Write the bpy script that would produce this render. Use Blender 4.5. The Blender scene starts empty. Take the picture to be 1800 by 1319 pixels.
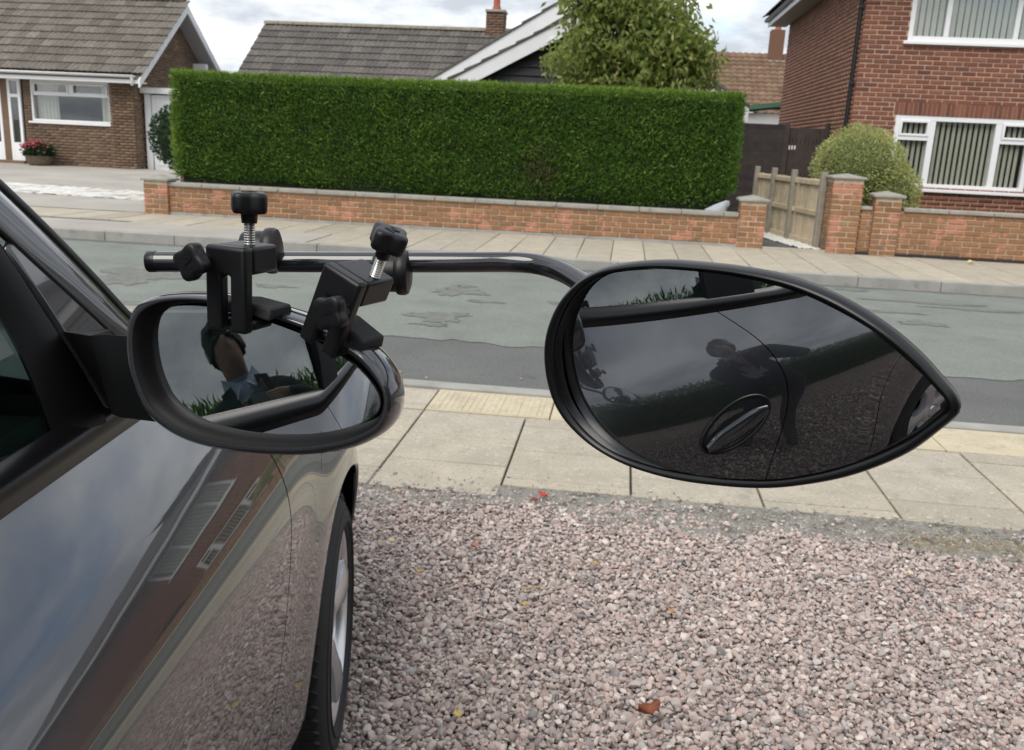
import bpy, bmesh, math, random
import numpy as np
from mathutils import Matrix, Vector
random.seed(7); rng = np.random.default_rng(11)
scene = bpy.context.scene
COL = scene.collection
rad = math.radians

# ------------------------------------------------------------------ camera, sky, sun, exposure
FPX, CAMH, ROLL, TH = 1600.0, 1.4, 0.047, 0.11
PITCH = math.atan((659.5 - 250.0) / FPX)
cam_data = bpy.data.cameras.new('camera')
cam_data.sensor_width = 36.0
cam_data.lens = 36.0 * FPX / 1800.0
cam_data.clip_start = 0.02
cam_data.clip_end = 3000
cam_data.dof.use_dof = True
cam_data.dof.focus_distance = 0.85
cam_data.dof.aperture_fstop = 20
cam = bpy.data.objects.new('camera', cam_data)
COL.objects.link(cam)
CAMM = Matrix.Translation((0, 0, CAMH)) @ Matrix.Rotation(math.pi/2 - PITCH, 4, 'X') @ Matrix.Rotation(ROLL, 4, 'Z')
cam.matrix_world = CAMM
scene.camera = cam

SUN_EL, SUN_AZ = rad(50), rad(-150)      # azimuth measured from +Y towards +X
world = bpy.data.worlds.new('World'); scene.world = world; world.use_nodes = True
wn = world.node_tree; wn.nodes.clear()
def N(tree, typ, **kw):
    n = tree.nodes.new(typ)
    for k, v in kw.items():
        if k.startswith('i_'):
            key = k[2:].replace('_', ' ')
            n.inputs[key].default_value = v
        else: setattr(n, k, v)
    return n
def L(tree, a, b): tree.links.new(a, b)
out = N(wn, 'ShaderNodeOutputWorld'); bg = N(wn, 'ShaderNodeBackground'); bg.inputs['Strength'].default_value = 0.10
sky = N(wn, 'ShaderNodeTexSky', sky_type='NISHITA', sun_disc=False, sun_elevation=SUN_EL, sun_rotation=SUN_AZ)
sky.air_density = 1.0; sky.dust_density = 1.0; sky.ozone_density = 1.5
tc = N(wn, 'ShaderNodeTexCoord'); sep = N(wn, 'ShaderNodeSeparateXYZ'); L(wn, tc.outputs['Generated'], sep.inputs[0])
ad = N(wn, 'ShaderNodeMath', operation='MAXIMUM'); L(wn, sep.outputs['Z'], ad.inputs[0]); ad.inputs[1].default_value = 0.0
ad2 = N(wn, 'ShaderNodeMath', operation='ADD'); L(wn, ad.outputs[0], ad2.inputs[0]); ad2.inputs[1].default_value = 0.22
dx = N(wn, 'ShaderNodeMath', operation='DIVIDE'); L(wn, sep.outputs['X'], dx.inputs[0]); L(wn, ad2.outputs[0], dx.inputs[1])
dy = N(wn, 'ShaderNodeMath', operation='DIVIDE'); L(wn, sep.outputs['Y'], dy.inputs[0]); L(wn, ad2.outputs[0], dy.inputs[1])
cmb = N(wn, 'ShaderNodeCombineXYZ'); L(wn, dx.outputs[0], cmb.inputs[0]); L(wn, dy.outputs[0], cmb.inputs[1])
n1 = N(wn, 'ShaderNodeTexNoise', i_Scale=1.15, i_Detail=7.0, i_Roughness=0.55, i_Distortion=0.25); L(wn, cmb.outputs[0], n1.inputs['Vector'])
n2 = N(wn, 'ShaderNodeTexNoise', i_Scale=2.1, i_Detail=8.0, i_Roughness=0.6); L(wn, cmb.outputs[0], n2.inputs['Vector'])
cov = N(wn, 'ShaderNodeMapRange', interpolation_type='SMOOTHSTEP'); L(wn, n1.outputs['Fac'], cov.inputs['Value'])
cov.inputs['From Min'].default_value = 0.28; cov.inputs['From Max'].default_value = 0.47
ramp = N(wn, 'ShaderNodeValToRGB'); L(wn, n2.outputs['Fac'], ramp.inputs['Fac'])
ramp.color_ramp.elements[0].position = 0.39; ramp.color_ramp.elements[0].color = (3.5, 3.75, 4.15, 1)
ramp.color_ramp.elements[1].position = 0.63; ramp.color_ramp.elements[1].color = (6.8, 6.95, 7.15, 1)
mx = N(wn, 'ShaderNodeMix', data_type='RGBA'); L(wn, cov.outputs[0], mx.inputs[0]); L(wn, sky.outputs[0], mx.inputs[6]); L(wn, ramp.outputs[0], mx.inputs[7])
L(wn, mx.outputs[2], bg.inputs['Color']); L(wn, bg.outputs[0], out.inputs[0])

sun_data = bpy.data.lights.new('sun', 'SUN'); sun_data.energy = 1.4; sun_data.angle = rad(40); sun_data.color = (1, 0.95, 0.87)
sun = bpy.data.objects.new('sun', sun_data); COL.objects.link(sun)
sdir = Vector((math.sin(SUN_AZ)*math.cos(SUN_EL), math.cos(SUN_AZ)*math.cos(SUN_EL), math.sin(SUN_EL)))
sun.rotation_euler = sdir.to_track_quat('Z', 'Y').to_euler()
sun.location = sdir*50

scene.view_settings.view_transform = 'Standard'; scene.view_settings.look = 'None'
scene.view_settings.exposure = 0.92; scene.view_settings.gamma = 1.0
scene.view_settings.use_curve_mapping = False
scene.render.engine = 'CYCLES'
scene.cycles.max_bounces = 10; scene.cycles.glossy_bounces = 6; scene.cycles.transparent_max_bounces = 12
scene.cycles.use_denoising = True
scene.cycles.caustics_reflective = False; scene.cycles.caustics_refractive = False

# ------------------------------------------------------------------ pixel helpers (photo pixels, 1800 wide)
R3 = CAMM.to_3x3(); CC = Vector((0, 0, CAMH))
def ray(px, py): return R3 @ Vector(((px-900)/FPX, -(py-659.5)/FPX, -1))
def G(px, py, z=0.0):
    r = ray(px, py); return CC + r*((z-CAMH)/r.z)
def PY(px, py, y):
    r = ray(px, py); return CC + r*(y/r.y)
def onplane(px, py, p, n):
    r = ray(px, py); return CC + r*((Vector(p)-CC).dot(n)/r.dot(n))
SM = Matrix.Rotation(-TH, 4, 'Z')       # street frame (s along the street, d across, z) -> world
SMI = SM.inverted()
def sw(s, d, z=0.0): return SM @ Vector((s, d, z))
def S(px, py, d):
    nn = SM.to_3x3() @ Vector((0, 1, 0)); r = ray(px, py); k = d/r.dot(nn)
    return SMI @ (CC + r*k)

# ------------------------------------------------------------------ mesh helpers
WM = {}
def reg(o, parent=None, local=None):
    local = local or Matrix.Identity(4)
    COL.objects.link(o)
    if parent is not None:
        o.parent = parent; WM[o.name] = WM[parent.name] @ local
    else: WM[o.name] = local
    if local != Matrix.Identity(4): o.matrix_basis = local
    return o
def tag(o, label=None, cat=None, group=None, kind=None):
    if label: o['label'] = label
    if cat: o['category'] = cat
    if group: o['group'] = group
    if kind: o['kind'] = kind
    return o
def empty(name, loc=(0, 0, 0), rz=0.0, label=None, cat=None, group=None):
    o = bpy.data.objects.new(name, None); o.empty_display_size = 0.1
    reg(o, None, Matrix.Translation(loc) @ Matrix.Rotation(rz, 4, 'Z'))
    return tag(o, label, cat, group)
def sempty(name, s, d, z, label=None, cat=None, group=None):
    return empty(name, sw(s, d, z), -TH, label, cat, group)

class MB:
    """collects shapes in a frame xf (world by default)"""
    def __init__(self, xf=None):
        self.v = []; self.f = []; self.xf = xf
    def add(self, vs, fs):
        b = len(self.v)
        for p in vs:
            p = Vector(p)
            self.v.append(self.xf @ p if self.xf else p)
        self.f += [tuple(i+b for i in f) for f in fs]
        return self
    def box(self, a, b):
        x0, y0, z0 = a; x1, y1, z1 = b
        return self.add([(x0,y0,z0),(x1,y0,z0),(x1,y1,z0),(x0,y1,z0),(x0,y0,z1),(x1,y0,z1),(x1,y1,z1),(x0,y1,z1)],
            [(3,2,1,0),(4,5,6,7),(0,1,5,4),(1,2,6,5),(2,3,7,6),(3,0,4,7)])
    def cbox(self, c, s, m=None):
        h = [k/2 for k in s]; b = len(self.v)
        vs = [(-h[0],-h[1],-h[2]),(h[0],-h[1],-h[2]),(h[0],h[1],-h[2]),(-h[0],h[1],-h[2]),(-h[0],-h[1],h[2]),(h[0],-h[1],h[2]),(h[0],h[1],h[2]),(-h[0],h[1],h[2])]
        vs = [(m @ Vector(p) if m else Vector(p)) + Vector(c) for p in vs]
        return self.add(vs, [(3,2,1,0),(4,5,6,7),(0,1,5,4),(1,2,6,5),(2,3,7,6),(3,0,4,7)])
    def prism(self, poly, ext):
        """poly: list of 3D points (planar), ext: vector"""
        n = len(poly); e = Vector(ext)
        vs = [Vector(p) for p in poly] + [Vector(p)+e for p in poly]
        fs = [tuple(range(n-1, -1, -1)), tuple(range(n, 2*n))] + [(i, (i+1) % n, n+(i+1) % n, n+i) for i in range(n)]
        return self.add(vs, fs)
    def tube(self, pts, r, seg=12, cap=True):
        pts = [Vector(p) for p in pts]; n = len(pts)
        rr = r if isinstance(r, (list, tuple)) else [r]*n
        vs = []; up = None
        for i, p in enumerate(pts):
            t = (pts[min(i+1, n-1)] - pts[max(i-1, 0)]).normalized()
            if up is None:
                up = Vector((0, 0, 1)) if abs(t.z) < .9 else Vector((1, 0, 0))
            a = t.cross(up); 
            if a.length < 1e-6: a = t.orthogonal()
            a.normalize(); b = a.cross(t).normalized(); up = b
            for k in range(seg):
                w = 2*math.pi*k/seg
                vs.append(p + (a*math.cos(w) + b*math.sin(w))*rr[i])
        fs = []
        for i in range(n-1):
            for k in range(seg):
                k2 = (k+1) % seg
                fs.append((i*seg+k, i*seg+k2, (i+1)*seg+k2, (i+1)*seg+k))
        if cap: fs += [tuple(range(seg-1, -1, -1)), tuple(range((n-1)*seg, n*seg))]
        return self.add(vs, fs)
    def lathe(self, prof, m, seg=32, cap=False):
        """prof: (r, h) pairs turned round the local Z of matrix m"""
        vs = []; n = len(prof)
        for r, h in prof:
            for k in range(seg):
                w = 2*math.pi*k/seg; vs.append(m @ Vector((r*math.cos(w), r*math.sin(w), h)))
        fs = []
        for i in range(n-1):
            for k in range(seg):
                k2 = (k+1) % seg
                fs.append((i*seg+k, i*seg+k2, (i+1)*seg+k2, (i+1)*seg+k))
        if cap: fs += [tuple(range(seg-1, -1, -1)), tuple(range((n-1)*seg, n*seg))]
        return self.add(vs, fs)
    def grid(self, rows):
        n = len(rows); m = len(rows[0]); vs = [p for r in rows for p in r]
        return self.add(vs, [(i*m+j, i*m+j+1, (i+1)*m+j+1, (i+1)*m+j) for i in range(n-1) for j in range(m-1)])
    def loops(self, loops, close_last=False):
        n = len(loops); m = len(loops[0]); vs = [p for l in loops for p in l]
        fs = [(i*m+j, i*m+(j+1) % m, (i+1)*m+(j+1) % m, (i+1)*m+j) for i in range(n-1) for j in range(m)]
        if close_last: fs.append(tuple(range((n-1)*m, n*m)))
        return self.add(vs, fs)
    def build(self, name, mat, parent=None, smooth=None, bev=0, bseg=2, fix=True, label=None, kind=None):
        me = bpy.data.meshes.new(name)
        inv = WM[parent.name].inverted() if parent is not None else None
        vs = [inv @ p for p in self.v] if inv else self.v
        me.from_pydata([tuple(p) for p in vs], [], self.f)
        if fix:
            bm = bmesh.new(); bm.from_mesh(me); bmesh.ops.recalc_face_normals(bm, faces=bm.faces); bm.to_mesh(me); bm.free()
        if smooth is not None:
            me.polygons.foreach_set('use_smooth', [True]*len(me.polygons))
            if smooth < 170: me.set_sharp_from_angle(angle=rad(smooth))
        me.update()
        o = bpy.data.objects.new(name, me)
        if mat: me.materials.append(mat)
        reg(o, parent)
        if bev:
            b = o.modifiers.new('bevel', 'BEVEL'); b.width = bev; b.segments = bseg; b.limit_method = 'ANGLE'; b.angle_limit = rad(35)
            if smooth is None:
                me.polygons.foreach_set('use_smooth', [True]*len(me.polygons)); me.set_sharp_from_angle(angle=rad(50))
        return tag(o, label, None, None, kind)
def fast_mesh(name, V, F, mat, parent=None, smooth=False):
    V = np.asarray(V, dtype=np.float64); F = np.asarray(F, dtype=np.int32)
    if parent is not None:
        inv = np.array(WM[parent.name].inverted()); V = V @ inv[:3, :3].T + inv[:3, 3]
    me = bpy.data.meshes.new(name); k = F.shape[1]
    me.vertices.add(len(V)); me.vertices.foreach_set('co', V.ravel())
    me.loops.add(F.size); me.loops.foreach_set('vertex_index', F.ravel())
    me.polygons.add(len(F)); me.polygons.foreach_set('loop_start', np.arange(0, F.size, k, dtype=np.int32))
    if smooth: me.polygons.foreach_set('use_smooth', np.ones(len(F), dtype=bool))
    me.update(calc_edges=True); me.validate()
    o = bpy.data.objects.new(name, me)
    if mat: me.materials.append(mat)
    return reg(o, parent)
BOXF = np.array([(3,2,1,0),(4,5,6,7),(0,1,5,4),(1,2,6,5),(2,3,7,6),(3,0,4,7)])
def boxes_mesh(name, lo, hi, mat, parent=None, xf=None):
    lo = np.array(lo); hi = np.array(hi); n = len(lo)
    sel = np.array([(0,0,0),(1,0,0),(1,1,0),(0,1,0),(0,0,1),(1,0,1),(1,1,1),(0,1,1)])
    V = np.where(sel[None], hi[:, None, :], lo[:, None, :]).reshape(-1, 3)
    if xf is not None:
        M = np.array(xf); V = V @ M[:3, :3].T + M[:3, 3]
    F = (BOXF[None] + (np.arange(n)*8)[:, None, None]).reshape(-1, 4)
    return fast_mesh(name, V, F, mat, parent)
def piece(name, me, parent, local, mat=None):
    o = bpy.data.objects.new(name, me); return reg(o, parent, local)
def closed_spline(pts, n):
    """closed Catmull-Rom through 2D points, n samples evenly along the length"""
    P = np.array(pts, float); m = len(P); outp = []
    for i in range(m):
        p0, p1, p2, p3 = P[i-1], P[i], P[(i+1) % m], P[(i+2) % m]
        for u in np.linspace(0, 1, 12, endpoint=False):
            outp.append(.5*((2*p1) + (-p0+p2)*u + (2*p0-5*p1+4*p2-p3)*u*u + (-p0+3*p1-3*p2+p3)*u**3))
    Q = np.array(outp + [outp[0]]); s = np.r_[0, np.cumsum(np.linalg.norm(np.diff(Q, axis=0), axis=1))]
    t = np.linspace(0, s[-1], n, endpoint=False)
    return np.c_[np.interp(t, s, Q[:, 0]), np.interp(t, s, Q[:, 1])]
def spline1(xs, ys):
    """natural cubic spline through points, returns a function"""
    xs = np.array(xs, float); ys = np.array(ys, float); n = len(xs); h = np.diff(xs)
    A = np.zeros((n, n)); b = np.zeros(n); A[0, 0] = A[-1, -1] = 1
    for i in range(1, n-1):
        A[i, i-1] = h[i-1]; A[i, i] = 2*(h[i-1]+h[i]); A[i, i+1] = h[i]
        b[i] = 6*((ys[i+1]-ys[i])/h[i] - (ys[i]-ys[i-1])/h[i-1])
    M = np.linalg.solve(A, b)
    def f(x):
        i = int(np.clip(np.searchsorted(xs, x)-1, 0, n-2)); a = xs[i+1]-x; c = x-xs[i]
        return (M[i]*a**3+M[i+1]*c**3)/(6*h[i]) + (ys[i]/h[i]-M[i]*h[i]/6)*a + (ys[i+1]/h[i]-M[i+1]*h[i]/6)*c
    return f

# ------------------------------------------------------------------ materials
def mat(name, col, rough=0.6, metal=0.0, var=0.0, vscale=8.0, bump=0.0, bscale=60.0, coat=0.0, rnd=None, ramp=None,
        spots=None, spec=0.5, trans=0.0, bdist=0.003, vdetail=4.0, sheen=0.0):
    """procedural principled material. var: brightness noise; rnd: 'object' or 'island' tone from ramp colours;
    spots: list of (scale, threshold, softness, colour, seed) blotches with a shape of their own"""
    m = bpy.data.materials.new(name); m.use_nodes = True; nt = m.node_tree; p = nt.nodes['Principled BSDF']
    p.inputs['Roughness'].default_value = rough; p.inputs['Metallic'].default_value = metal
    p.inputs['Specular IOR Level'].default_value = spec
    if coat: p.inputs['Coat Weight'].default_value = coat; p.inputs['Coat Roughness'].default_value = 0.02
    geo = N(nt, 'ShaderNodeNewGeometry'); c = None
    if ramp:
        r = N(nt, 'ShaderNodeValToRGB'); els = r.color_ramp.elements; k = len(ramp)
        while len(els) < k: els.new(0.5)
        for i, cc in enumerate(ramp):
            els[i].position = i/(k-1); els[i].color = (*cc, 1)
        if rnd == 'object':
            oi = N(nt, 'ShaderNodeObjectInfo'); L(nt, oi.outputs['Random'], r.inputs['Fac'])
        elif rnd == 'island': L(nt, geo.outputs['Random Per Island'], r.inputs['Fac'])
        c = r.outputs['Color']
    else:
        rgb = N(nt, 'ShaderNodeRGB'); rgb.outputs[0].default_value = (*col, 1); c = rgb.outputs[0]
    if var:
        no = N(nt, 'ShaderNodeTexNoise', i_Scale=vscale, i_Detail=vdetail, i_Roughness=0.6); L(nt, geo.outputs['Position'], no.inputs['Vector'])
        mr = N(nt, 'ShaderNodeMapRange'); L(nt, no.outputs['Fac'], mr.inputs['Value'])
        mr.inputs['From Min'].default_value = .25; mr.inputs['From Max'].default_value = .75
        mr.inputs['To Min'].default_value = 1-var; mr.inputs['To Max'].default_value = 1+var
        vm = N(nt, 'ShaderNodeVectorMath', operation='SCALE'); L(nt, c, vm.inputs[0]); L(nt, mr.outputs[0], vm.inputs['Scale']); c = vm.outputs[0]
    for sc, th, so, cc, seed in (spots or []):
        no = N(nt, 'ShaderNodeTexNoise', i_Scale=sc, i_Detail=5.0, i_Roughness=0.62)
        vo = N(nt, 'ShaderNodeVectorMath', operation='ADD'); L(nt, geo.outputs['Position'], vo.inputs[0]); vo.inputs[1].default_value = (seed*3.7, seed*1.9, seed*.7)
        L(nt, vo.outputs[0], no.inputs['Vector'])
        mr = N(nt, 'ShaderNodeMapRange', interpolation_type='SMOOTHSTEP'); L(nt, no.outputs['Fac'], mr.inputs['Value'])
        mr.inputs['From Min'].default_value = th; mr.inputs['From Max'].default_value = th+so
        if len(cc) == 4: mr.inputs['To Max'].default_value = cc[3]
        mi = N(nt, 'ShaderNodeMix', data_type='RGBA'); L(nt, mr.outputs[0], mi.inputs[0]); L(nt, c, mi.inputs[6]); mi.inputs[7].default_value = (*cc[:3], 1); c = mi.outputs[2]
    L(nt, c, p.inputs['Base Color'])
    if bump:
        nb = N(nt, 'ShaderNodeTexNoise', i_Scale=bscale, i_Detail=4.0, i_Roughness=0.6); L(nt, geo.outputs['Position'], nb.inputs['Vector'])
        bp = N(nt, 'ShaderNodeBump'); bp.inputs['Strength'].default_value = bump; bp.inputs['Distance'].default_value = bdist
        L(nt, nb.outputs['Fac'], bp.inputs['Height']); L(nt, bp.outputs[0], p.inputs['Normal'])
    if trans:
        tr = N(nt, 'ShaderNodeBsdfTranslucent'); L(nt, c, tr.inputs['Color'])
        ms = N(nt, 'ShaderNodeMixShader'); ms.inputs[0].default_value = trans
        L(nt, p.outputs[0], ms.inputs[1]); L(nt, tr.outputs[0], ms.inputs[2]); L(nt, ms.outputs[0], nt.nodes['Material Output'].inputs[0])
    return m
def glass(name, tint, f0=0.07, gain=1.0):
    """thin sheet glass: tinted see-through plus Schlick reflection, the same from both sides"""
    m = bpy.data.materials.new(name); m.use_nodes = True; nt = m.node_tree; nt.nodes.clear()
    o = N(nt, 'ShaderNodeOutputMaterial'); tr = N(nt, 'ShaderNodeBsdfTransparent'); tr.inputs[0].default_value = (*tint, 1)
    gl = N(nt, 'ShaderNodeBsdfGlossy'); gl.inputs['Roughness'].default_value = 0.004; gl.inputs['Color'].default_value = (1, 1, 1, 1)
    lw = N(nt, 'ShaderNodeLayerWeight'); lw.inputs['Blend'].default_value = 0.5
    pw = N(nt, 'ShaderNodeMath', operation='POWER'); L(nt, lw.outputs['Facing'], pw.inputs[0]); pw.inputs[1].default_value = 4.0
    mu = N(nt, 'ShaderNodeMath', operation='MULTIPLY_ADD', use_clamp=True); L(nt, pw.outputs[0], mu.inputs[0]); mu.inputs[1].default_value = 0.93*gain; mu.inputs[2].default_value = f0
    ms = N(nt, 'ShaderNodeMixShader'); L(nt, mu.outputs[0], ms.inputs[0]); L(nt, tr.outputs[0], ms.inputs[1]); L(nt, gl.outputs[0], ms.inputs[2]); L(nt, ms.outputs[0], o.inputs[0])
    return m
M = {}
M['asphalt'] = mat('asphalt', (.108,.111,.106), .9, var=.2, vscale=1.2, bump=.6, bscale=170, spots=[(85,.55,.1,(.20,.20,.19,.8),1),(60,.56,.1,(.05,.05,.05,.7),13),(2.5,.62,.1,(.06,.06,.062,.5),2)])
M['dressing'] = mat('worn green surface dressing', (.180,.196,.175), .92, var=.16, vscale=1.6, bump=.55, bscale=190, spots=[(75,.52,.12,(.11,.125,.11,.75),3),(62,.57,.1,(.33,.35,.315,.75),4),(16,.58,.12,(.14,.15,.135,.5),11),(1.3,.56,.16,(.14,.15,.138,.6),6),(.5,.55,.2,(.235,.25,.225,.5),9)])
M['patch'] = mat('bare asphalt patch', (.152,.158,.143), .9, var=.28, vscale=14, bump=.5, bscale=150, spots=[(180,.58,.1,(.08,.08,.08,.7),5)])
M['slab'] = mat('concrete slab', (.4,.38,.335), .88, var=.16, vscale=5, bump=.45, bscale=140, rnd='object', vdetail=8, ramp=[(.34,.305,.245),(.41,.365,.285),(.375,.34,.275),(.44,.39,.305)], spots=[(9,.57,.16,(.26,.245,.21,.7),1),(70,.55,.10,(.23,.21,.175,.75),2),(48,.58,.08,(.56,.51,.42,.65),4),(22,.68,.03,(.14,.13,.11,.7),12),(2.2,.58,.15,(.30,.28,.23,.5),8)])
M['slab_y'] = mat('ribbed buff slab', (.50,.435,.31), .88, var=.16, vscale=6, bump=.3, bscale=120, spots=[(20,.54,.14,(.36,.32,.245,.75),1),(60,.56,.1,(.30,.27,.21,.6),3),(3,.56,.12,(.40,.36,.28,.6),5)])
M['kerb'] = mat('kerb concrete', (.30,.295,.27), .9, var=.2, vscale=4, bump=.4, bscale=120, spots=[(7,.57,.12,(.19,.185,.17,.7),3)])
M['joint'] = mat('joint soil', (.075,.07,.055), .95, var=.3, vscale=20, bump=.5, bscale=90, spots=[(6,.6,.1,(.09,.10,.045),2)])
M['concrete'] = mat('driveway concrete', (.36,.335,.30), .9, var=.16, vscale=.8, bump=.3, bscale=60, spots=[(.7,.56,.15,(.27,.25,.235,.7),2)])
M['edging'] = mat('crumbled concrete edging', (.26,.245,.215), .95, var=.35, vscale=9, bump=1.0, bscale=60, bdist=.02, vdetail=8, spots=[(10,.53,.1,(.12,.11,.095,.9),2),(50,.54,.08,(.42,.40,.36,.75),5),(70,.56,.08,(.10,.095,.085,.8),7)])
M['soil'] = mat('gravel bed', (.16,.14,.125), .95, var=.4, vscale=40, bump=.8, bscale=60, bdist=.01)
M['grass_ground'] = mat('verge ground', (.10,.10,.06), .95, var=.4, vscale=3, bump=.5, bscale=30)
M['whitestone'] = mat('white chippings', (.66,.65,.61), .9, var=.2, vscale=20, bump=1, bscale=35, bdist=.02, spots=[(18,.62,.1,(.35,.33,.3,.7),1)])
BRK = [(.20,.105,.052),(.29,.145,.07),(.25,.13,.063),(.33,.165,.082),(.22,.12,.066),(.30,.15,.072)]
M['brick_wall'] = mat('garden wall brick', (.3,.15,.09), .9, var=.2, vscale=14, bump=.5, bscale=80, rnd='object', ramp=BRK,
    spots=[(3.6,.575,.035,(.47,.205,.135,.85),1),(6.5,.615,.04,(.48,.215,.14,.8),7),(1.7,.60,.1,(.15,.13,.115,.8),4),(3.1,.63,.06,(.30,.25,.14,.6),9)])
M['brick_house'] = mat('house facing brick', (.25,.1,.06), .9, var=.15, vscale=20, bump=.4, bscale=90, rnd='object', ramp=[(.145,.055,.036),(.20,.075,.045),(.23,.09,.055),(.17,.065,.04),(.26,.105,.062),(.12,.05,.038)])
M['brick_house_i'] = mat('house facing brick far', (.25,.1,.06), .9, var=.12, vscale=20, rnd='island', ramp=[(.145,.055,.036),(.20,.075,.045),(.23,.09,.055),(.17,.065,.04),(.26,.105,.062),(.12,.05,.038)])
M['brick_side_i'] = mat('house side brick', (.25,.1,.06), .9, var=.15, vscale=3, rnd='island', ramp=[(.22,.105,.068),(.27,.13,.085),(.30,.15,.10),(.25,.12,.078)])
M['brick_left_i'] = mat('bungalow brick', (.2,.12,.08), .9, var=.2, vscale=2, rnd='island', ramp=[(.13,.083,.054),(.165,.107,.068),(.20,.13,.083),(.115,.075,.052),(.24,.16,.10)])
M['brick_chim'] = mat('chimney brick', (.12,.07,.05), .9, rnd='island', ramp=[(.10,.055,.038),(.15,.08,.05),(.19,.10,.065)])
M['mortar'] = mat('mortar', (.52,.44,.33), .95, var=.2, vscale=10, bump=.4, bscale=120, spots=[(1.7,.58,.1,(.2,.17,.14,.8),4)])
M['mortar_h'] = mat('house mortar', (.47,.335,.26), .95, var=.15, vscale=12, bump=.3, bscale=120)
M['mortar_l'] = mat('bungalow mortar', (.25,.20,.155), .95, var=.15, vscale=12)
M['cope'] = mat('coping stone', (.31,.295,.26), .92, var=.2, vscale=6, bump=.5, bscale=70, spots=[(5,.58,.1,(.18,.175,.15,.8),2),(16,.64,.06,(.42,.40,.33,.7),3)])
TILEG = [(.095,.083,.07),(.125,.11,.093),(.155,.136,.115),(.11,.097,.084),(.185,.165,.138)]
M['tile_left'] = mat('bungalow roof tile', (.2,.18,.15), .95, var=.28, vscale=9, bump=.4, bscale=60, rnd='object', ramp=TILEG, spots=[(14,.67,.04,(.42,.40,.34,.8),3)])
M['tile_left_i'] = mat('bungalow roof tile far', (.2,.18,.15), .95, var=.28, vscale=9, rnd='island', ramp=TILEG)
TILEM = [(.075,.068,.063),(.10,.09,.082),(.12,.108,.098),(.085,.078,.072),(.14,.128,.113)]
M['tile_mid'] = mat('grey roof tile', (.15,.14,.13), .95, var=.28, vscale=9, bump=.4, bscale=60, rnd='object', ramp=TILEM, spots=[(13,.68,.04,(.45,.43,.38,.8),3)])
M['tile_mid_i'] = mat('grey roof tile far', (.15,.14,.13), .95, var=.28, vscale=9, rnd='island', ramp=TILEM)
M['tile_back_i'] = mat('brown roof tile', (.25,.15,.09), .95, var=.25, vscale=3, rnd='island', ramp=[(.13,.08,.052),(.165,.10,.064),(.19,.118,.074),(.145,.095,.058)], spots=[(.6,.58,.12,(.24,.19,.085,.5),3)])
M['ridge'] = mat('ridge tile', (.22,.2,.15), .95, var=.25, vscale=5, bump=.4, bscale=40)
M['upvc'] = mat('white plastic', (.80,.81,.82), .35, var=.02, vscale=2)
M['white_paint'] = mat('white painted board', (.74,.75,.76), .55, var=.05, vscale=3)
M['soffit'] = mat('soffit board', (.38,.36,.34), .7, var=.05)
M['black_board'] = mat('black stained weatherboard', (.022,.022,.026), .7, var=.3, vscale=6, bump=.3, bscale=30)
M['dark_fence'] = mat('dark stained fence', (.045,.036,.034), .85, var=.3, vscale=8, bump=.4, bscale=50, rnd='object', ramp=[(.038,.031,.031),(.05,.04,.037),(.058,.044,.04)])
M['pale_fence'] = mat('weathered pale timber', (.40,.33,.23), .85, var=.22, vscale=9, bump=.35, bscale=60, rnd='object', ramp=[(.46,.38,.255),(.55,.455,.31),(.60,.50,.35),(.50,.42,.30)])
M['post'] = mat('weathered grey post', (.27,.245,.205), .9, var=.2, vscale=9, bump=.4, bscale=60)
M['winglass'] = glass('window glass', (.93,.95,.94), .08)
M['blind'] = mat('vertical blind fabric', (.74,.72,.62), .8, trans=.3)
M['curtain'] = mat('net curtain', (.60,.59,.54), .9, var=.12, vscale=14)
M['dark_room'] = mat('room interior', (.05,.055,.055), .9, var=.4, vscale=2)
M['black_plastic'] = mat('black plastic pipe', (.02,.02,.022), .4)
M['green_trim'] = mat('green edge trim', (.06,.16,.10), .6)
M['lead'] = mat('lead flashing', (.35,.37,.40), .6)
M['terracotta'] = mat('terracotta pot', (.36,.11,.07), .85, var=.15, vscale=6)
M['bark'] = mat('bark', (.16,.12,.085), .95, var=.35, vscale=12, bump=.7, bscale=30, bdist=.01)
def leafmat(name, cols, trans=.3, rough=.55): return mat(name, cols[0], rough, rnd='island', ramp=cols, trans=trans, spec=.3)
M['hedge'] = leafmat('conifer hedge foliage', [(.055,.12,.016),(.08,.175,.024),(.11,.22,.031),(.062,.135,.018),(.16,.275,.047)], .30)
M['hedge_top'] = leafmat('fresh sunlit hedge growth', [(.17,.27,.04),(.22,.33,.055),(.27,.37,.07),(.13,.22,.034)], .42)  # fresh growth, with the sunlit brightness of the top put into the colour
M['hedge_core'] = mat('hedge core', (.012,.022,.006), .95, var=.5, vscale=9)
M['tree_leaf'] = leafmat('tree leaf', [(.17,.24,.05),(.25,.32,.08),(.14,.21,.045),(.38,.41,.13),(.21,.28,.065),(.44,.41,.16)], .5, .4)
M['bush_leaf'] = leafmat('variegated bush leaf', [(.40,.44,.15),(.49,.52,.21),(.32,.36,.11),(.60,.61,.30),(.43,.46,.17)], .38)
M['dark_leaf'] = leafmat('dark evergreen leaf', [(.02,.045,.018),(.03,.065,.025),(.04,.08,.03)], .2, .4)
M['ivy'] = leafmat('ivy leaf', [(.04,.09,.02),(.06,.12,.03),(.09,.16,.04)], .3, .4)
M['flower'] = leafmat('pink flower', [(.7,.12,.16),(.8,.22,.22),(.65,.10,.22),(.8,.3,.35)], .3)
M['dry_grass'] = leafmat('dry grass', [(.46,.37,.21),(.38,.29,.16),(.54,.46,.29),(.33,.26,.14)], .2)
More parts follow.
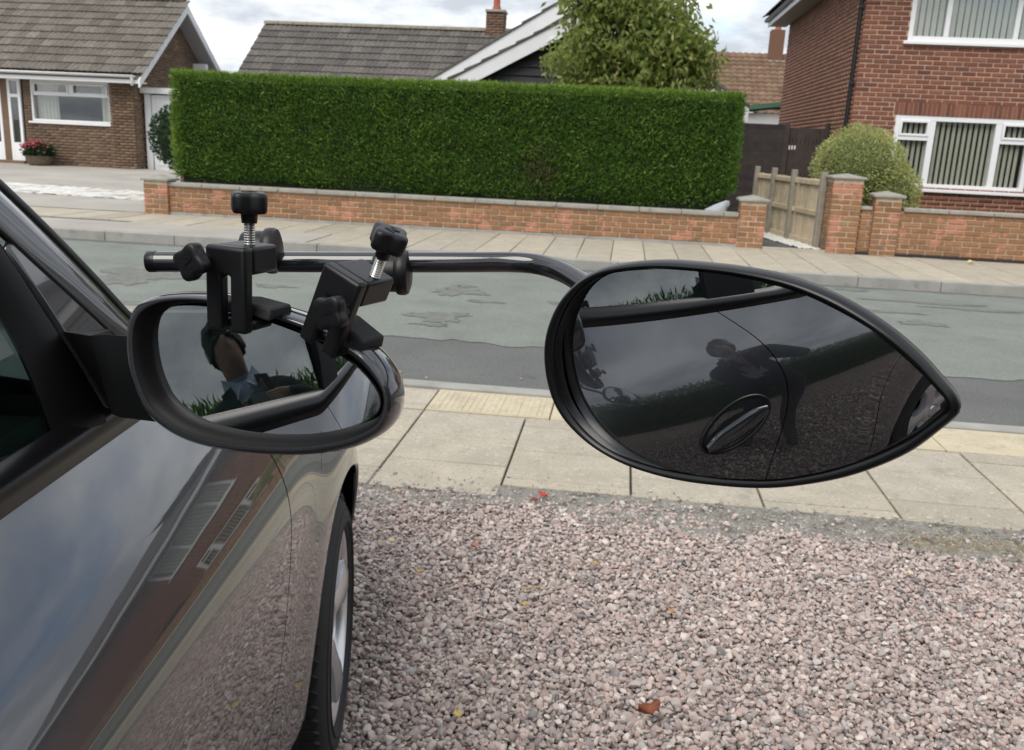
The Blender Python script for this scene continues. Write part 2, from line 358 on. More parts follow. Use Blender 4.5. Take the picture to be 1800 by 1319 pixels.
M['stone'] = mat('gravel stone', (.4,.34,.31), .85, var=.18, vscale=45, rnd='object', bump=.25, bscale=150,
    ramp=[(.25,.20,.19),(.46,.36,.33),(.36,.33,.32),(.51,.405,.365),(.30,.24,.23),(.50,.455,.43),(.41,.30,.27),(.60,.505,.455),(.19,.185,.185),(.47,.365,.325),(.65,.59,.54),(.34,.275,.26)])

# ------------------------------------------------------------------ ground, road, pavements
def sheet(name, s0, s1, d0, d1, z, m, kind='structure', parent=None):
    b = MB(SM); b.add([(s0,d0,z),(s1,d0,z),(s1,d1,z),(s0,d1,z)], [(0,1,2,3)])
    return b.build(name, m, parent, fix=False, kind=kind)
ZR = -0.03                       # road level; near pavement top is z = 0, far pavement top z = ZF
ZF = 0.08
sheet('ground', -900, 900, -900, 900, -0.10, M['grass_ground'])
sheet('road', -90, 90, 4.9, 11.0, ZR, M['asphalt'])
# worn green dressing with a ragged near edge
b = MB(SM); row0 = []; row1 = []
ss = np.linspace(-60, 60, 1600); e = 6.44 + .035*np.sin(ss*1.7) + .03*np.sin(ss*4.3+1) + .022*np.sin(ss*11+.5) + rng.normal(0, .016, len(ss))
e2 = 10.60 + .03*np.sin(ss*2.3) + rng.normal(0, .02, len(ss))
b.grid([[(s, a, ZR+.004) for s, a in zip(ss, e)], [(s, 8.5, ZR+.004) for s in ss], [(s, a, ZR+.004) for s, a in zip(ss, e2)]])
b.build('road_dressing', M['dressing'], fix=False, kind='structure')
def blob(name, px, py, w, h, m, z, jag=.26, n=90):
    c = SMI @ G(px, py, z); sc = (c.y/1550.)
    a = G(px-w/2, py-w*.03, z); bb = G(px+w/2, py+w*.03, z); top = G(px, py-h/2, z); bot = G(px, py+h/2, z)
    ru = (bb-a).length/2; rv = abs((SMI @ top).y-(SMI @ bot).y)/2
    pts = []
    ph = random.random()*6
    for k in range(n):
        t = 2*math.pi*k/n; r = 1 + jag*math.sin(3*t+ph) + jag*.6*math.sin(5*t+ph*2) + jag*.4*math.sin(11*t+ph*3) + jag*.3*math.sin(19*t+ph) + random.uniform(-jag, jag)*.35
        pts.append((c.x+ru*r*math.cos(t), c.y+rv*r*math.sin(t), z))
    q = MB(SM); q.add(pts, [tuple(range(n))]); return q.build(name, m, None, fix=False, kind='structure')
for i, (px, py, w, h) in enumerate([(808,512,82,15),(770,556,95,18),(850,530,60,4),(758,570,60,6),(820,503,30,5),(1620,568,80,8),(1560,548,110,4),(1640,533,190,4),(250,484,150,30),(1240,508,40,5),(975,532,20,5),(480,503,60,6),(1500,510,50,4),(1720,545,160,4)]):
    blob('road_patch', px, py, w, h, M['patch'], ZR+.008)
# near pavement
near = tag(MB(SM).add([(-9,3.2,-.022),(9,3.2,-.022),(9,5.0,-.022),(-9,5.0,-.022)], [(0,1,2,3)]).build('near_pavement', M['joint'], fix=False), kind='structure')
def bevbox_mesh(name, size, bev, m, seg=1):
    bm = bmesh.new(); bmesh.ops.create_cube(bm, size=1.0)
    for v in bm.verts: v.co = Vector((v.co.x*size[0], v.co.y*size[1], v.co.z*size[2]))
    if bev: bmesh.ops.bevel(bm, geom=list(bm.edges), offset=bev, segments=seg, affect='EDGES', profile=.5)
    me = bpy.data.meshes.new(name); bm.to_mesh(me); bm.free(); me.materials.append(m); return me
def slab_at(name, s0, s1, d0, d1, ztop, m, parent, th=.05, jit=.002, cache={}):
    key = (round(s1-s0, 2), round(d1-d0, 2), m.name, name)
    if key not in cache: cache[key] = bevbox_mesh(name, (s1-s0, d1-d0, th), .004, m, 2)
    loc = SM @ Matrix.Translation(((s0+s1)/2, (d0+d1)/2, ztop-th/2+random.uniform(-jit, jit))) @ Matrix.Rotation(random.uniform(-.004, .004), 4, 'Z') @ Matrix.Rotation(random.uniform(-.003, .003), 4, 'X') @ Matrix.Rotation(random.uniform(-.003, .003), 4, 'Y')
    return piece(name, cache[key], parent, WM[parent.name].inverted() @ loc)
SH = -.05                        # the joints lean slightly from square
col_s = [-.965 + .545*k for k in range(-7, 10)]
for k, s0 in enumerate(col_s):
    s1 = s0+.545
    off = (0, .14)[(k+1) % 2]
    dd = 4.985; buff = -1.0 < s0 < 3.5
    if buff:
        pass
    else:
        slab_at('paving_slab', s0+.005, s1-.005, 4.575, 4.972, 0, M['slab'], near)
    dd = 4.56
    first = True
    lim = 3.46 if s0 < -.5 else 3.575
    while dd > lim+.02:
        h = .377 if not (first and off) else off
        lo = max(dd-h, lim); first = False
        if dd-lo > .08: slab_at('paving_slab', s0+.005, s1-.005, lo+.004, dd-.004, 0, M['slab'], near)
        dd -= h
# ribbed buff crossing slabs along the kerb
rb = bmesh.new(); bmesh.ops.create_cube(rb, size=1.0)
for v in rb.verts: v.co = Vector((v.co.x*.66, v.co.y*.41, v.co.z*.04))
rbm = MB(); rbm.box((-.33,-.205,-.05), (.33,.205,0))
for i in range(20):
    x = -.33+.033*(i+.5)
    rbm.box((x-.011,-.195+random.uniform(0,.012),-.004), (x+.011+random.uniform(-.003,.003),.195-random.uniform(0,.03),.0022+random.uniform(-.001,.001)))
me = bpy.data.meshes.new('ribbed_slab'); me.from_pydata([tuple(p) for p in rbm.v], [], rbm.f); me.materials.append(M['slab_y']); rb.free()
for k in range(7):
    s = -.965 + .667*k + .335
    if k < 3: piece('ribbed_slab', me, near, SM @ Matrix.Translation((s, 4.776, random.uniform(-.002, .001))))
    else: slab_at('buff_slab', s-.33, s+.33, 4.571, 4.978, 0, M['slab_y'], near)
for k in range(-9, 10):
    slab_at('kerb_stone', .914*k-.3+.004, .914*k+.61-.004, 4.985, 5.105, .012 if -1.4 < .914*k < 4 else .03, M['kerb'], near, th=.12, jit=.003)
# far pavement
far = tag(MB(SM).add([(-60,10.8,ZF-.015),(60,10.8,ZF-.015),(60,13.62,ZF-.015),(-60,13.62,ZF-.015)], [(0,1,2,3)]).build('far_pavement', M['joint'], fix=False), kind='structure')
k0 = -0.924
for k in range(-24, 22):
    s0 = k0 + .418*k
    if s0 < -7.1:
        slab_at('paving_slab', s0+.005, s0+.413, 12.25, 13.45, ZF, M['slab'], far, th=.03)
    elif s0 < -3.9:
        slab_at('paving_slab', s0+.005, s0+.413, 12.02, 13.45, ZF, M['slab'], far, th=.03)
    else: slab_at('paving_slab', s0+.005, s0+.413, 10.93, 13.45, ZF, M['slab'], far, th=.03)
MB(SM).box((-30,10.93,ZF-.03), (-3.862,12.01,ZF+.001)).build('crossing_concrete', M['concrete'], far)
for k in range(-16, 14):
    slab_at('kerb_stone', .914*k+.004, .914*k+.910, 10.775, 10.915, ZF+.004, M['kerb'], far, th=.13, jit=.003)
# drive of the bungalow, sloping up
b = MB(SM); b.add([(-30,13.62,ZF-.01),(-7.3,13.62,ZF-.01),(-9.2,23.6,.24),(-30,23.6,.24)], [(0,1,2,3)])
b.build('driveway', M['concrete'], fix=False, kind='structure')
def zdr(d): return ZF-.01 + (.25-ZF)*(d-13.62)/9.98
for s0, s1, d0, d1, m in [(-20,-7.4,15.3,16.9,'whitestone')]:
    b = MB(SM); rows = []
    for d in np.linspace(d0, d1, 12):
        rows.append([(s, d + (-(s+7.4)*.10 if True else 0), zdr(d + (-(s+7.4)*.10)) - .012 + random.uniform(0, .03)) for s in np.linspace(s0, s1, 120)])
    b.grid(rows); b.build('white_chippings', M[m], fix=False, kind='stuff', label='strip of white stone chippings across the bungalow drive')
MB(SM).add([(-8.2,13.62,ZF-.012),(30,13.62,ZF-.012),(30,60,.06),(-8.2,60,.06)], [(0,1,2,3)]).build('garden_soil', M['grass_ground'], fix=False, kind='structure')
MB(SM).add([(2.03,13.45,ZF+.006),(2.9,13.45,ZF+.006),(3.5,18.2,ZF+.03),(1.2,18.2,ZF+.03)], [(0,1,2,3)]).build('side_path', M['asphalt'], fix=False, kind='structure')
MB(SM).box((2.03,13.40,ZF-.02), (2.92,13.48,ZF+.03)).build('path_edging', M['slab'], kind='structure', bev=.006)

# ------------------------------------------------------------------ brickwork
BL, BH, BJ = .225, .062, .013
def brick_courses(u0, u1, z0, z1, openings, phase=0, BL=BL, BH=BH, BJ=BJ):
    outl = []; z = z0; row = 0
    while z+BH <= z1+.02:
        zc = z+BH/2
        iv = [(u0, u1)]
        for (a, b_, c, d_) in openings:
            if c-.004 < zc < d_+.004:
                nv = []
                for (p, q) in iv:
                    if b_ <= p or a >= q: nv.append((p, q))
                    else:
                        if a-p > .03: nv.append((p, a))
                        if q-b_ > .03: nv.append((b_, q))
                iv = nv
        st = u0 - (.1175 if (row+phase) % 2 else 0)
        for (p, q) in iv:
            k = math.floor((p-st)/(BL+BJ)); x = st + k*(BL+BJ)
            while x < q:
                a = max(x, p); c = min(x+BL, q)
                if c-a > .04: outl.append((a, c, z, z+BH))
                x += BL+BJ
        z += BH+BJ; row += 1
    return outl
def brick_wall(part, rows, face, m_obj, m_isl, nmax=300, side=False, depth=.09, rank=None, proud=.005, name='brick', cache={}):
    """bricks in street coords; the nmax that show largest as objects, the rest joined"""
    rows = list(rows)
    if rank: rows.sort(key=rank)
    pw = WM[part.name].inverted()
    for (a, c, z0, z1) in rows[:nmax]:
        ln = round(c-a, 3); h = round(z1-z0, 3); var = random.randrange(3)
        key = (ln, h, var, m_obj.name)
        if key not in cache: cache[key] = bevbox_mesh(name, (ln, depth, h), .004+.002*var, m_obj, 1)
        j = random.uniform(-.003, .003)
        if side: loc = SM @ Matrix.Translation((face+depth/2-proud+j, (a+c)/2, (z0+z1)/2)) @ Matrix.Rotation(math.pi/2, 4, 'Z')
        else: loc = SM @ Matrix.Translation(((a+c)/2, face+depth/2-proud+j, (z0+z1)/2))
        piece(name, cache[key], part, pw @ loc)
    rest = rows[nmax:]
    if rest:
        R = np.array(rest); n = len(R); j = rng.uniform(-.002, .002, n)
        if side:
            lo = np.c_[np.full(n, face-proud)+j, R[:, 0], R[:, 2]]; hi = np.c_[np.full(n, face+.06)+j, R[:, 1], R[:, 3]]
        else:
            lo = np.c_[R[:, 0], np.full(n, face-proud)+j, R[:, 2]]; hi = np.c_[R[:, 1], np.full(n, face+.06)+j, R[:, 3]]
        o = boxes_mesh('brickwork', lo, hi, m_isl or m_obj, part, SM); o['kind'] = 'stuff'
def box_part(name, root, a, b_, m, bev=0, label=None):
    return MB(SM).box(a, b_).build(name, m, root, bev=bev, label=label)
def pillar(root, s0, s1, d0, d1, z0, z1, m, capz=.06, ov=.035):
    core = box_part('pillar', root, (s0+.008,d0+.008,z0), (s1-.008,d1-.008,z1), M['mortar'])
    w = s1-s0; z = z0+.01; row = 0
    key = {}
    while z+BH < z1+.01:
        cuts = [(s0, s0+w*.62), (s0+w*.62+BJ, s1)] if row % 2 else [(s0, s0+w*.34), (s0+w*.34+BJ, s1)]
        for a, c in cuts:
            me = bevbox_mesh('brick', (c-a, .1, BH), .005, m, 1)
            piece('brick', me, core, WM[core.name].inverted() @ SM @ Matrix.Translation(((a+c)/2, d0+.05+random.uniform(-.003, .003), z+BH/2)))
        for sx, ss_ in ((s0, 1), (s1, -1)):
            me = bevbox_mesh('brick', (d1-d0-.115, .1, BH), .005, m, 1)
            piece('brick', me, core, WM[core.name].inverted() @ SM @ Matrix.Translation((sx+ss_*(.05-.001), (d0+.11+d1)/2, z+BH/2)) @ Matrix.Rotation(math.pi/2, 4, 'Z'))
        z += BH+BJ; row += 1
    b = MB(SM); c = ((s0+s1)/2, (d0+d1)/2); e = ov
    b.add([(s0-e,d0-e,z1),(s1+e,d0-e,z1),(s1+e,d1+e,z1),(s0-e,d1+e,z1),(s0-e,d0-e,z1+capz*.6),(s1+e,d0-e,z1+capz*.6),(s1+e,d1+e,z1+capz*.6),(s0-e,d1+e,z1+capz*.6),(c[0],c[1],z1+capz*1.5)],
        [(3,2,1,0),(0,1,5,4),(1,2,6,5),(2,3,7,6),(3,0,4,7),(4,5,8),(5,6,8),(6,7,8),(7,4,8)])
    b.build('coping_stone', M['cope'], root, bev=.008)
# wall under the big hedge
DW = 13.45
gw = sempty('garden_wall', -2.6, DW, ZF, 'long low orange-red brick wall with grey coping below the big hedge', 'wall')
core = box_part('wall', gw, (-6.9,DW+.008,ZF), (1.68,DW+.20,.505), M['mortar'])
brick_wall(core, brick_courses(-6.9, 1.66, ZF+.048, .505, []), DW, M['brick_wall'], M['brick_wall'], 300, rank=lambda r: -r[3])
box_part('plinth', gw, (-6.9,DW-.012,ZF-.01), (1.68,DW+.006,ZF+.042), M['kerb'])
x = -6.95
while x < 1.62:
    w = min(.60, 1.665-x)
    o = MB(SM).box((x+.003,DW-.035,.507), (x+w-.003,DW+.235,.565)).build('coping_stone', M['cope'], gw, bev=.010); x += w
pillar(gw, -7.27, -6.89, DW-.06, DW+.26, ZF, .58, M['brick_wall'])
pillar(gw, 1.67, 2.03, DW-.05, DW+.27, ZF, .735, M['brick_wall'])
# gate pillar and right wall
gp = sempty('gate_pillar', 3.1, DW, ZF, 'tall weathered brick gate pillar at the side path with a rough grey cap', 'pillar')
pillar(gp, 2.90, 3.31, DW-.06, DW+.34, ZF, 1.11, M['brick_wall'], capz=.05, ov=.03)
rw = sempty('front_garden_wall', 5.0, DW, ZF, 'low brick wall with grey coping in front of the two-storey house', 'wall')
core = box_part('wall', rw, (3.33,DW+.008,ZF), (9.5,DW+.20,.70), M['mortar'])
brick_wall(core, [r for r in brick_courses(3.33, 9.5, ZF+.04, .70, [(3.50,3.86,0,2)])], DW, M['brick_wall'], M['brick_wall'], 300, rank=lambda r: r[0])
box_part('plinth', rw, (3.33,DW-.010,ZF-.01), (9.5,DW+.006,ZF+.036), M['black_board'])
x = 3.9
while x < 9.4:
    MB(SM).box((x+.003,DW-.035,.702), (x+.597,DW+.235,.755)).build('coping_stone', M['cope'], rw, bev=.010); x += .6
MB(SM).box((3.315,DW-.03,.702), (3.475,DW+.235,.75)).build('coping_stone', M['cope'], rw, bev=.010)
pillar(rw, 3.50, 3.86, DW-.04, DW+.26, ZF, .885, M['brick_wall'])

# ------------------------------------------------------------------ windows and roofs
def window(root, s0, s1, z0, z1, d, bars, sill=True, fr=.075, depth=.09, lights=(), blinds=None, name='window', deep=.7, room='dark_room'):
    """bars: extra frame members as (s0,s1,z0,z1); lights: opening casements given their own thicker frame"""
    b = MB(SM); o = .012
    b.box((s0,d-o,z0), (s0+fr,d+depth,z1)); b.box((s1-fr,d-o,z0), (s1,d+depth,z1))
    b.box((s0+fr,d-o+.002,z0), (s1-fr,d+depth,z0+fr)); b.box((s0+fr,d-o+.002,z1-fr), (s1-fr,d+depth,z1))
    for (a, c, e, f) in bars: b.box((a,d-o+.004,e), (c,d+depth-.005,f))
    w = b.build(name, M['upvc'], root, bev=.006)
    MB(SM).box((s0+fr*.7,d+.045,z0+fr*.7), (s1-fr*.7,d+.049,z1-fr*.7)).build('pane', M['winglass'], w)
    for (a, c, e, f) in lights:
        g = MB(SM); t = .04
        g.box((a,d-o-.012,e), (a+t,d+.04,f)); g.box((c-t,d-o-.012,e), (c,d+.04,f)); g.box((a+t,d-o-.010,e), (c-t,d+.04,e+t)); g.box((a+t,d-o-.010,f-t), (c-t,d+.04,f))
        g.build('casement', M['upvc'], w, bev=.005)
    if sill: MB(SM).box((s0-.07,d-.09,z0-.055), (s1+.07,d+.06,z0-.002)).build('sill', M['upvc'], w, bev=.008)
    if blinds:
        step, wd = blinds
        x = s0+fr+.03; me = None
        while x < s1-fr-.03:
            if me is None:
                q = MB(); q.add([(-wd/2*.9,.012,z0+fr-1),(wd/2*.9,-.012,z0+fr-1),(wd/2*.9,-.012,z1-fr-1),(-wd/2*.9,.012,z1-fr-1)], [(0,1,2,3)])
                me = bpy.data.meshes.new('blind_slat'); me.from_pydata([tuple(p) for p in q.v], [], q.f); me.materials.append(M['blind'])
            piece('blind_slat', me, w, WM[w.name].inverted() @ SM @ Matrix.Translation((x, d+.085, 1)) @ Matrix.Rotation(random.uniform(-.05, .05), 4, 'Z'))
            x += step
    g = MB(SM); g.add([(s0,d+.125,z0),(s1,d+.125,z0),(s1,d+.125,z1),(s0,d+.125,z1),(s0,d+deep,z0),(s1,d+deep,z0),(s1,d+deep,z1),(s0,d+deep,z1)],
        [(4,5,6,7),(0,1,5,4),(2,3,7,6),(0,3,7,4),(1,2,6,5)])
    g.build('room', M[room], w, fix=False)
    return w
def wall_plate(b, s0, s1, z0, z1, d0, d1, ops):
    """plate with rectangular openings (non overlapping in s)"""
    ops = sorted(ops); x = s0
    for (a, c, e, f) in ops:
        if a > x: b.box((x,d0,z0), (a,d1,z1))
        b.box((a,d0,z0), (c,d1,e)); b.box((a,d0,f), (c,d1,z1)); x = c
    if x < s1: b.box((x,d0,z0), (s1,d1,z1))
def tile_mesh(name, w, l, m, amp=.022, n=8, rolls=2):
    b = MB(); top = []; 
    for j, y in enumerate((0, l)):
        top.append([(w*i/n, y, amp*abs(math.sin(math.pi*rolls*i/n)) + .034*(1-j)) for i in range(n+1)])
    b.grid(top)
    b.grid([[(p[0], p[1], p[2]-.015) for p in top[0]], top[0]])
    me = bpy.data.meshes.new(name); me.from_pydata([tuple(p) for p in b.v], [], b.f); me.materials.append(m); return me, b
def tile_roof(root, part, s0, s1, eave, ridge, m_obj, m_isl, tw=.30, gauge=.34, nmax=300, rank=None, clip=None, rolls=2, amp=.022, along='s', n=8):
    """tiles on the plane from the eave (d,z) up to the ridge (d,z); along='d' swaps s and d"""
    e = Vector((eave[0], eave[1])); r = Vector((ridge[0], ridge[1])); ln = (r-e).length; u = (r-e)/ln
    me, b = tile_mesh('roof_tile', tw, gauge+.07, m_obj, amp, n, rolls)
    rows = int(ln/gauge+.5); pos = []
    cols = int((s1-s0)/tw+.5)
    for j in range(rows):
        for i in range(cols):
            pos.append((s0+i*tw, j*gauge))
    def mtx(s, v):
        p = e + u*v
        if along == 's':
            X = Vector((1,0,0)); Y = Vector((0,u.x,u.y)); org = Vector((s, p.x, p.y))
        else:
            X = Vector((0,1,0)); Y = Vector((u.x,0,u.y)); org = Vector((p.x, s, p.y))
        Z = X.cross(Y)
        if Z.z < 0: Z = -Z
        m4 = Matrix((X, Y, Z)).transposed().to_4x4(); m4.translation = org + Z*.012
        m4 = m4 @ Matrix.Rotation(random.uniform(-.012, .012), 4, 'Z') @ Matrix.Translation((0, 0, random.uniform(-.004, .004)))
        return SM @ m4
    items = [(s, v, mtx(s, v)) for s, v in pos if not clip or clip(s, v)]
    if rank: items.sort(key=lambda q: rank(q[0], q[1]))
    inv = WM[part.name].inverted()
    for s, v, m4 in items[:nmax]: piece('roof_tile', me, part, inv @ m4)
    V = []; F = []; base = np.array([tuple(p) for p in b.v]); bf = np.array(b.f); k = 0
    for s, v, m4 in items[nmax:]:
        a = np.array(m4); V.append(base @ a[:3, :3].T + a[:3, 3]); F.append(bf + k); k += len(base)
    if V:
        o = fast_mesh('tiling', np.concatenate(V), np.concatenate(F), m_isl, part); o['kind'] = 'stuff'
def slope_slab(root, s0, s1, eave, ridge, m, name='roof', th=.10, along='s'):
    b = MB(SM)
    f = (lambda s, p: (s, p[0], p[1])) if along == 's' else (lambda s, p: (p[0], s, p[1]))
    b.prism([f(s0, eave), f(s1, eave), f(s1, ridge), f(s0, ridge)], (0, 0, -th))
    return b.build(name, m, root)
def ridge_tiles(part, s0, s1, d, z, m, along='s', step=.45):
    k = 0; x = s0; me = None
    while x < s1-.05:
        if me is None:
            b = MB(); pr = [(.13*math.cos(a), .13*math.sin(a)*.8) for a in np.linspace(0, math.pi, 8)]
            b.grid([[(0, p, q) for p, q in pr], [(step-.012, p, q) for p, q in pr]])
            me = bpy.data.meshes.new('ridge_tile'); me.from_pydata([tuple(p) for p in b.v], [], b.f); me.materials.append(m)
        mt = SM @ (Matrix.Translation((x, d, z-.03)) if along == 's' else Matrix.Translation((d, x, z-.03)) @ Matrix.Rotation(math.pi/2, 4, 'Z'))
        piece('ridge_tile', me, part, WM[part.name].inverted() @ mt); x += step

# ------------------------------------------------------------------ left bungalow
DB = 23.5; ZB = .24
bg_ = sempty('bungalow', -15, DB, ZB, 'brown brick bungalow with mossy grey-brown tiled roof and white fascia', 'house')
WB = (-15.80, -13.55, 1.36, 2.42)
b = MB(SM); wall_plate(b, -16.0, -12.87, ZB, 2.6, DB+.006, DB+.25, [WB])
b.box((-21,DB+.9,ZB), (-16.0,DB+1.1,2.6))
b.box((-13.1,DB+.26,ZB), (-12.87,DB+5.4,2.6))
wl = b.build('wall', M['mortar_l'], bg_)
brick_wall(wl, brick_courses(-16.0, -12.87, ZB, 2.5, [WB, (-13.53,-12.87,0,9)]), DB, M['brick_left_i'], M['brick_left_i'], 0)
brick_wall(wl, brick_courses(-13.53, -12.86, ZB, 2.5, []), DB-.09, M['brick_left_i'], M['brick_left_i'], 0)
# gable end brickwork (faces +s): courses clipped to the triangle
def zroof(d): return 2.62 + min(d-DB+.4, 28.35-d)*.79
rows = []
for (a, c, z0, z1) in brick_courses(DB, DB+5.0, ZB, 4.6, []):
    if z1 < zroof(a)-.05 and z1 < zroof(c)-.05: rows.append((a, c, z0, z1))
R = np.array(rows); n = len(R)
o = boxes_mesh('brickwork', np.c_[np.full(n, -12.92), R[:, 0], R[:, 2]], np.c_[np.full(n, -12.862), R[:, 1], R[:, 3]], M['brick_left_i'], wl, SM); o['kind'] = 'stuff'
MB(SM).prism([(-12.90,DB,2.55),(-12.90,DB+4.9,2.55),(-12.90,25.75,4.55)], (.03,0,0)).build('gable_mortar', M['mortar_l'], wl)
rf = slope_slab(bg_, -21, -12.45, (23.0,2.60), (25.75,4.74), M['tile_left_i'])
slope_slab(bg_, -21, -12.45, (28.5,2.60), (25.752,4.742), M['tile_left_i'], name='rear_roof')
tile_roof(bg_, rf, -21, -12.45, (22.97,2.62), (25.75,4.76), M['tile_left'], M['tile_left_i'], tw=.30, gauge=.345, nmax=300, rank=lambda s, v: abs(s+14.2)+v*.2)
ridge_tiles(rf, -21, -12.45, 25.75, 4.80, M['ridge'])
# barge boards, soffit, fascia, gutter
for (d0, z0, d1, z1) in ((22.93,2.50,25.75,4.69), (28.5,2.55,25.752,4.69)):
    MB(SM).prism([(-12.44,d0,z0),(-12.44,d1,z1),(-12.44,d1,z1-.24),(-12.44,d0,z0-.20)], (.045,0,0)).build('barge_board', M['white_paint'], bg_, bev=.006)
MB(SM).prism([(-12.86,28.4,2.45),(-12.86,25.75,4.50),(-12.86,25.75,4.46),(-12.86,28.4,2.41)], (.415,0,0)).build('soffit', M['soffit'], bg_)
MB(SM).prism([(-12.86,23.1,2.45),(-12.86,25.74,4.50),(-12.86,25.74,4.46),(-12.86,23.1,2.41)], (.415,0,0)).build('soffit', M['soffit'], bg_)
MB(SM).box((-12.86,26.9,3.02), (-12.46,27.06,3.20)).build('purlin_end', M['white_paint'], bg_, bev=.01)
box_part('fascia', bg_, (-21,23.02,2.40), (-12.40,23.05,2.56), M['white_paint'], .004)
box_part('soffit', bg_, (-21,23.06,2.42), (-12.5,23.49,2.45), M['white_paint'])
gut = MB(SM)
gut.grid([[(s, 22.95+.06*math.cos(a), 2.60+.06*math.sin(a)) for a in np.linspace(math.pi, 2*math.pi, 9)] for s in (-21, -12.55)])
gu = gut.build('gutter', M['upvc'], bg_, smooth=60); sm_ = gu.modifiers.new('t', 'SOLIDIFY'); sm_.thickness = .008
MB(SM).tube([(-12.62,22.95,2.56),(-12.62,22.97,2.46),(-12.7,23.1,2.38)], .04, 10).build('gutter_outlet', M['upvc'], bg_, smooth=60)
w = window(bg_, *WB, DB+.03, [(-15.72,-13.62,2.03,2.09),(-14.72,-14.63,2.09,2.35)], lights=[(-15.72,-14.73,2.085,2.35),(-14.62,-13.63,2.085,2.35)], fr=.06, deep=1.4)
for (a, c) in ((-15.72,-15.15),(-13.92,-13.62)):
    q = MB(SM); q.grid([[(s, DB+.22+.025*math.sin(s*60), z) for s in np.linspace(a, c, 50)] for z in (1.42, 2.36)])
    q.build('curtain', M['curtain'], w, smooth=180, fix=False)
# porch panels
for (a, c, dd) in ((-17.10,-16.62,DB-.05), (-16.42,-16.05,DB-.05)):
    p_ = MB(SM)
    for (x0, x1, z0, z1) in ((a,a+.08,ZB+.05,2.42),(c-.08,c,ZB+.05,2.42),(a+.08,c-.08,ZB+.05,.78),(a+.08,c-.08,1.95,2.03),(a+.08,c-.08,2.36,2.42)):
        p_.box((x0,dd,z0), (x1,dd+.06,z1))
    f = p_.build('porch_panel', M['upvc'], bg_, bev=.005)
    MB(SM).box((a+.07,dd+.028,.77), (c-.07,dd+.032,2.4)).build('pane', M['winglass'], f)
box_part('porch_pier', bg_, (-16.62,DB-.04,ZB), (-16.42,DB+.2,2.42), M['brick_left_i'])
box_part('porch_step', bg_, (-17.3,DB-.22,ZB-.02), (-15.98,DB+.02,ZB+.07), M['brick_left_i'], .01)
box_part('porch_back', bg_, (-18.5,DB+.6,ZB), (-16.0,DB+.7,2.42), M['dark_room'])
# garage with white panelled door
ga = sempty('garage', -11.5, DB+.4, ZB, 'flat-roofed garage with white panelled up-and-over door beside the bungalow', 'garage')
gd = MB(SM).box((-12.62,DB+.42,ZB-.02), (-10.2,DB+.46,2.17)).build('garage_door', M['upvc'], ga)
for r_ in range(4):
    for c_ in range(3):
        x = -12.50+.78*c_; z = ZB+.10+r_*.46
        MB(SM).box((x,DB+.402,z), (x+.68,DB+.418,z+.36)).build('door_panel', M['upvc'], gd, bev=.012)
for x in (-12.80, -10.2): box_part('door_frame', ga, (x,DB+.36,ZB-.02), (x+.16,DB+.46,2.19), M['upvc'], .005)
box_part('roof', ga, (-12.85,DB+.25,2.30), (-9.9,DB+5.5,2.36), M['lead'])
box_part('fascia', ga, (-12.85,DB+.24,2.20), (-9.9,DB+.27,2.34), M['white_paint'], .004)
box_part('wall', ga, (-10.02,DB+.47,ZB), (-9.9,DB+5,2.29), M['mortar_l'])
# ------------------------------------------------------------------ middle house (grey roof behind the hedge)
mh = sempty('grey_roofed_house', -7, 28, .1, 'house behind the hedge with dark grey tiled roof and brick chimney', 'house')
rf = slope_slab(mh, -10.98, -1.0, (24.6,1.98), (28,4.46), M['tile_mid_i'])
slope_slab(mh, -10.98, -1.0, (31.4,1.98), (28.002,4.462), M['tile_mid_i'], name='rear_roof')
tile_roof(mh, rf, -11.05, -1.0, (24.6,2.0), (28,4.49), M['tile_mid'], M['tile_mid_i'], tw=.30, gauge=.345, nmax=300, rank=lambda s, v: (0 if (v > 1.3 and s < -3.7) else 50) + abs(s+7.5))
ridge_tiles(rf, -11.05, -1.0, 28, 4.52, M['ridge'])
box_part('wall', mh, (-10.7,25.2,.05), (-1.2,31,2.2), M['brick_left_i'])
MB(SM).prism([(-10.7,25.2,2.2),(-10.7,31,2.2),(-10.7,28,4.3)], (.2,0,0)).build('gable_wall', M['brick_left_i'], mh)
chm = box_part('chimney', mh, (-4.30,27.75,3.6), (-3.78,28.25,5.00), M['mortar_l'])
rows = brick_courses(-4.305, -3.775, 3.75, 5.0, []); R = np.array(rows); n = len(R)
o = boxes_mesh('brickwork', np.c_[R[:,0], np.full(n,27.742), R[:,2]], np.c_[R[:,1], np.full(n,27.80), R[:,3]], M['brick_chim'], chm, SM); o['kind'] = 'stuff'
rows = brick_courses(27.76, 28.26, 3.75, 5.0, []); R = np.array(rows); n = len(R)
o = boxes_mesh('brickwork', np.c_[np.full(n,-3.83), R[:,0], R[:,2]], np.c_[np.full(n,-3.772), R[:,1], R[:,3]], M['brick_chim'], chm, SM); o['kind'] = 'stuff'
o = boxes_mesh('brickwork', np.c_[np.full(n,-4.308), R[:,0], R[:,2]], np.c_[np.full(n,-4.25), R[:,1], R[:,3]], M['brick_chim'], chm, SM); o['kind'] = 'stuff'
box_part('chimney_cap', mh, (-4.33,27.70,5.0), (-3.75,28.3,5.07), M['cope'], .01)
MB(SM).lathe([(.12,5.07),(.13,5.12),(.10,5.2),(.095,5.5),(.12,5.55),(.12,5.6),(.08,5.6),(.08,5.3)], Matrix.Translation((-4.04,28,0)), 16).build('chimney_pot', M['terracotta'], mh, smooth=40)
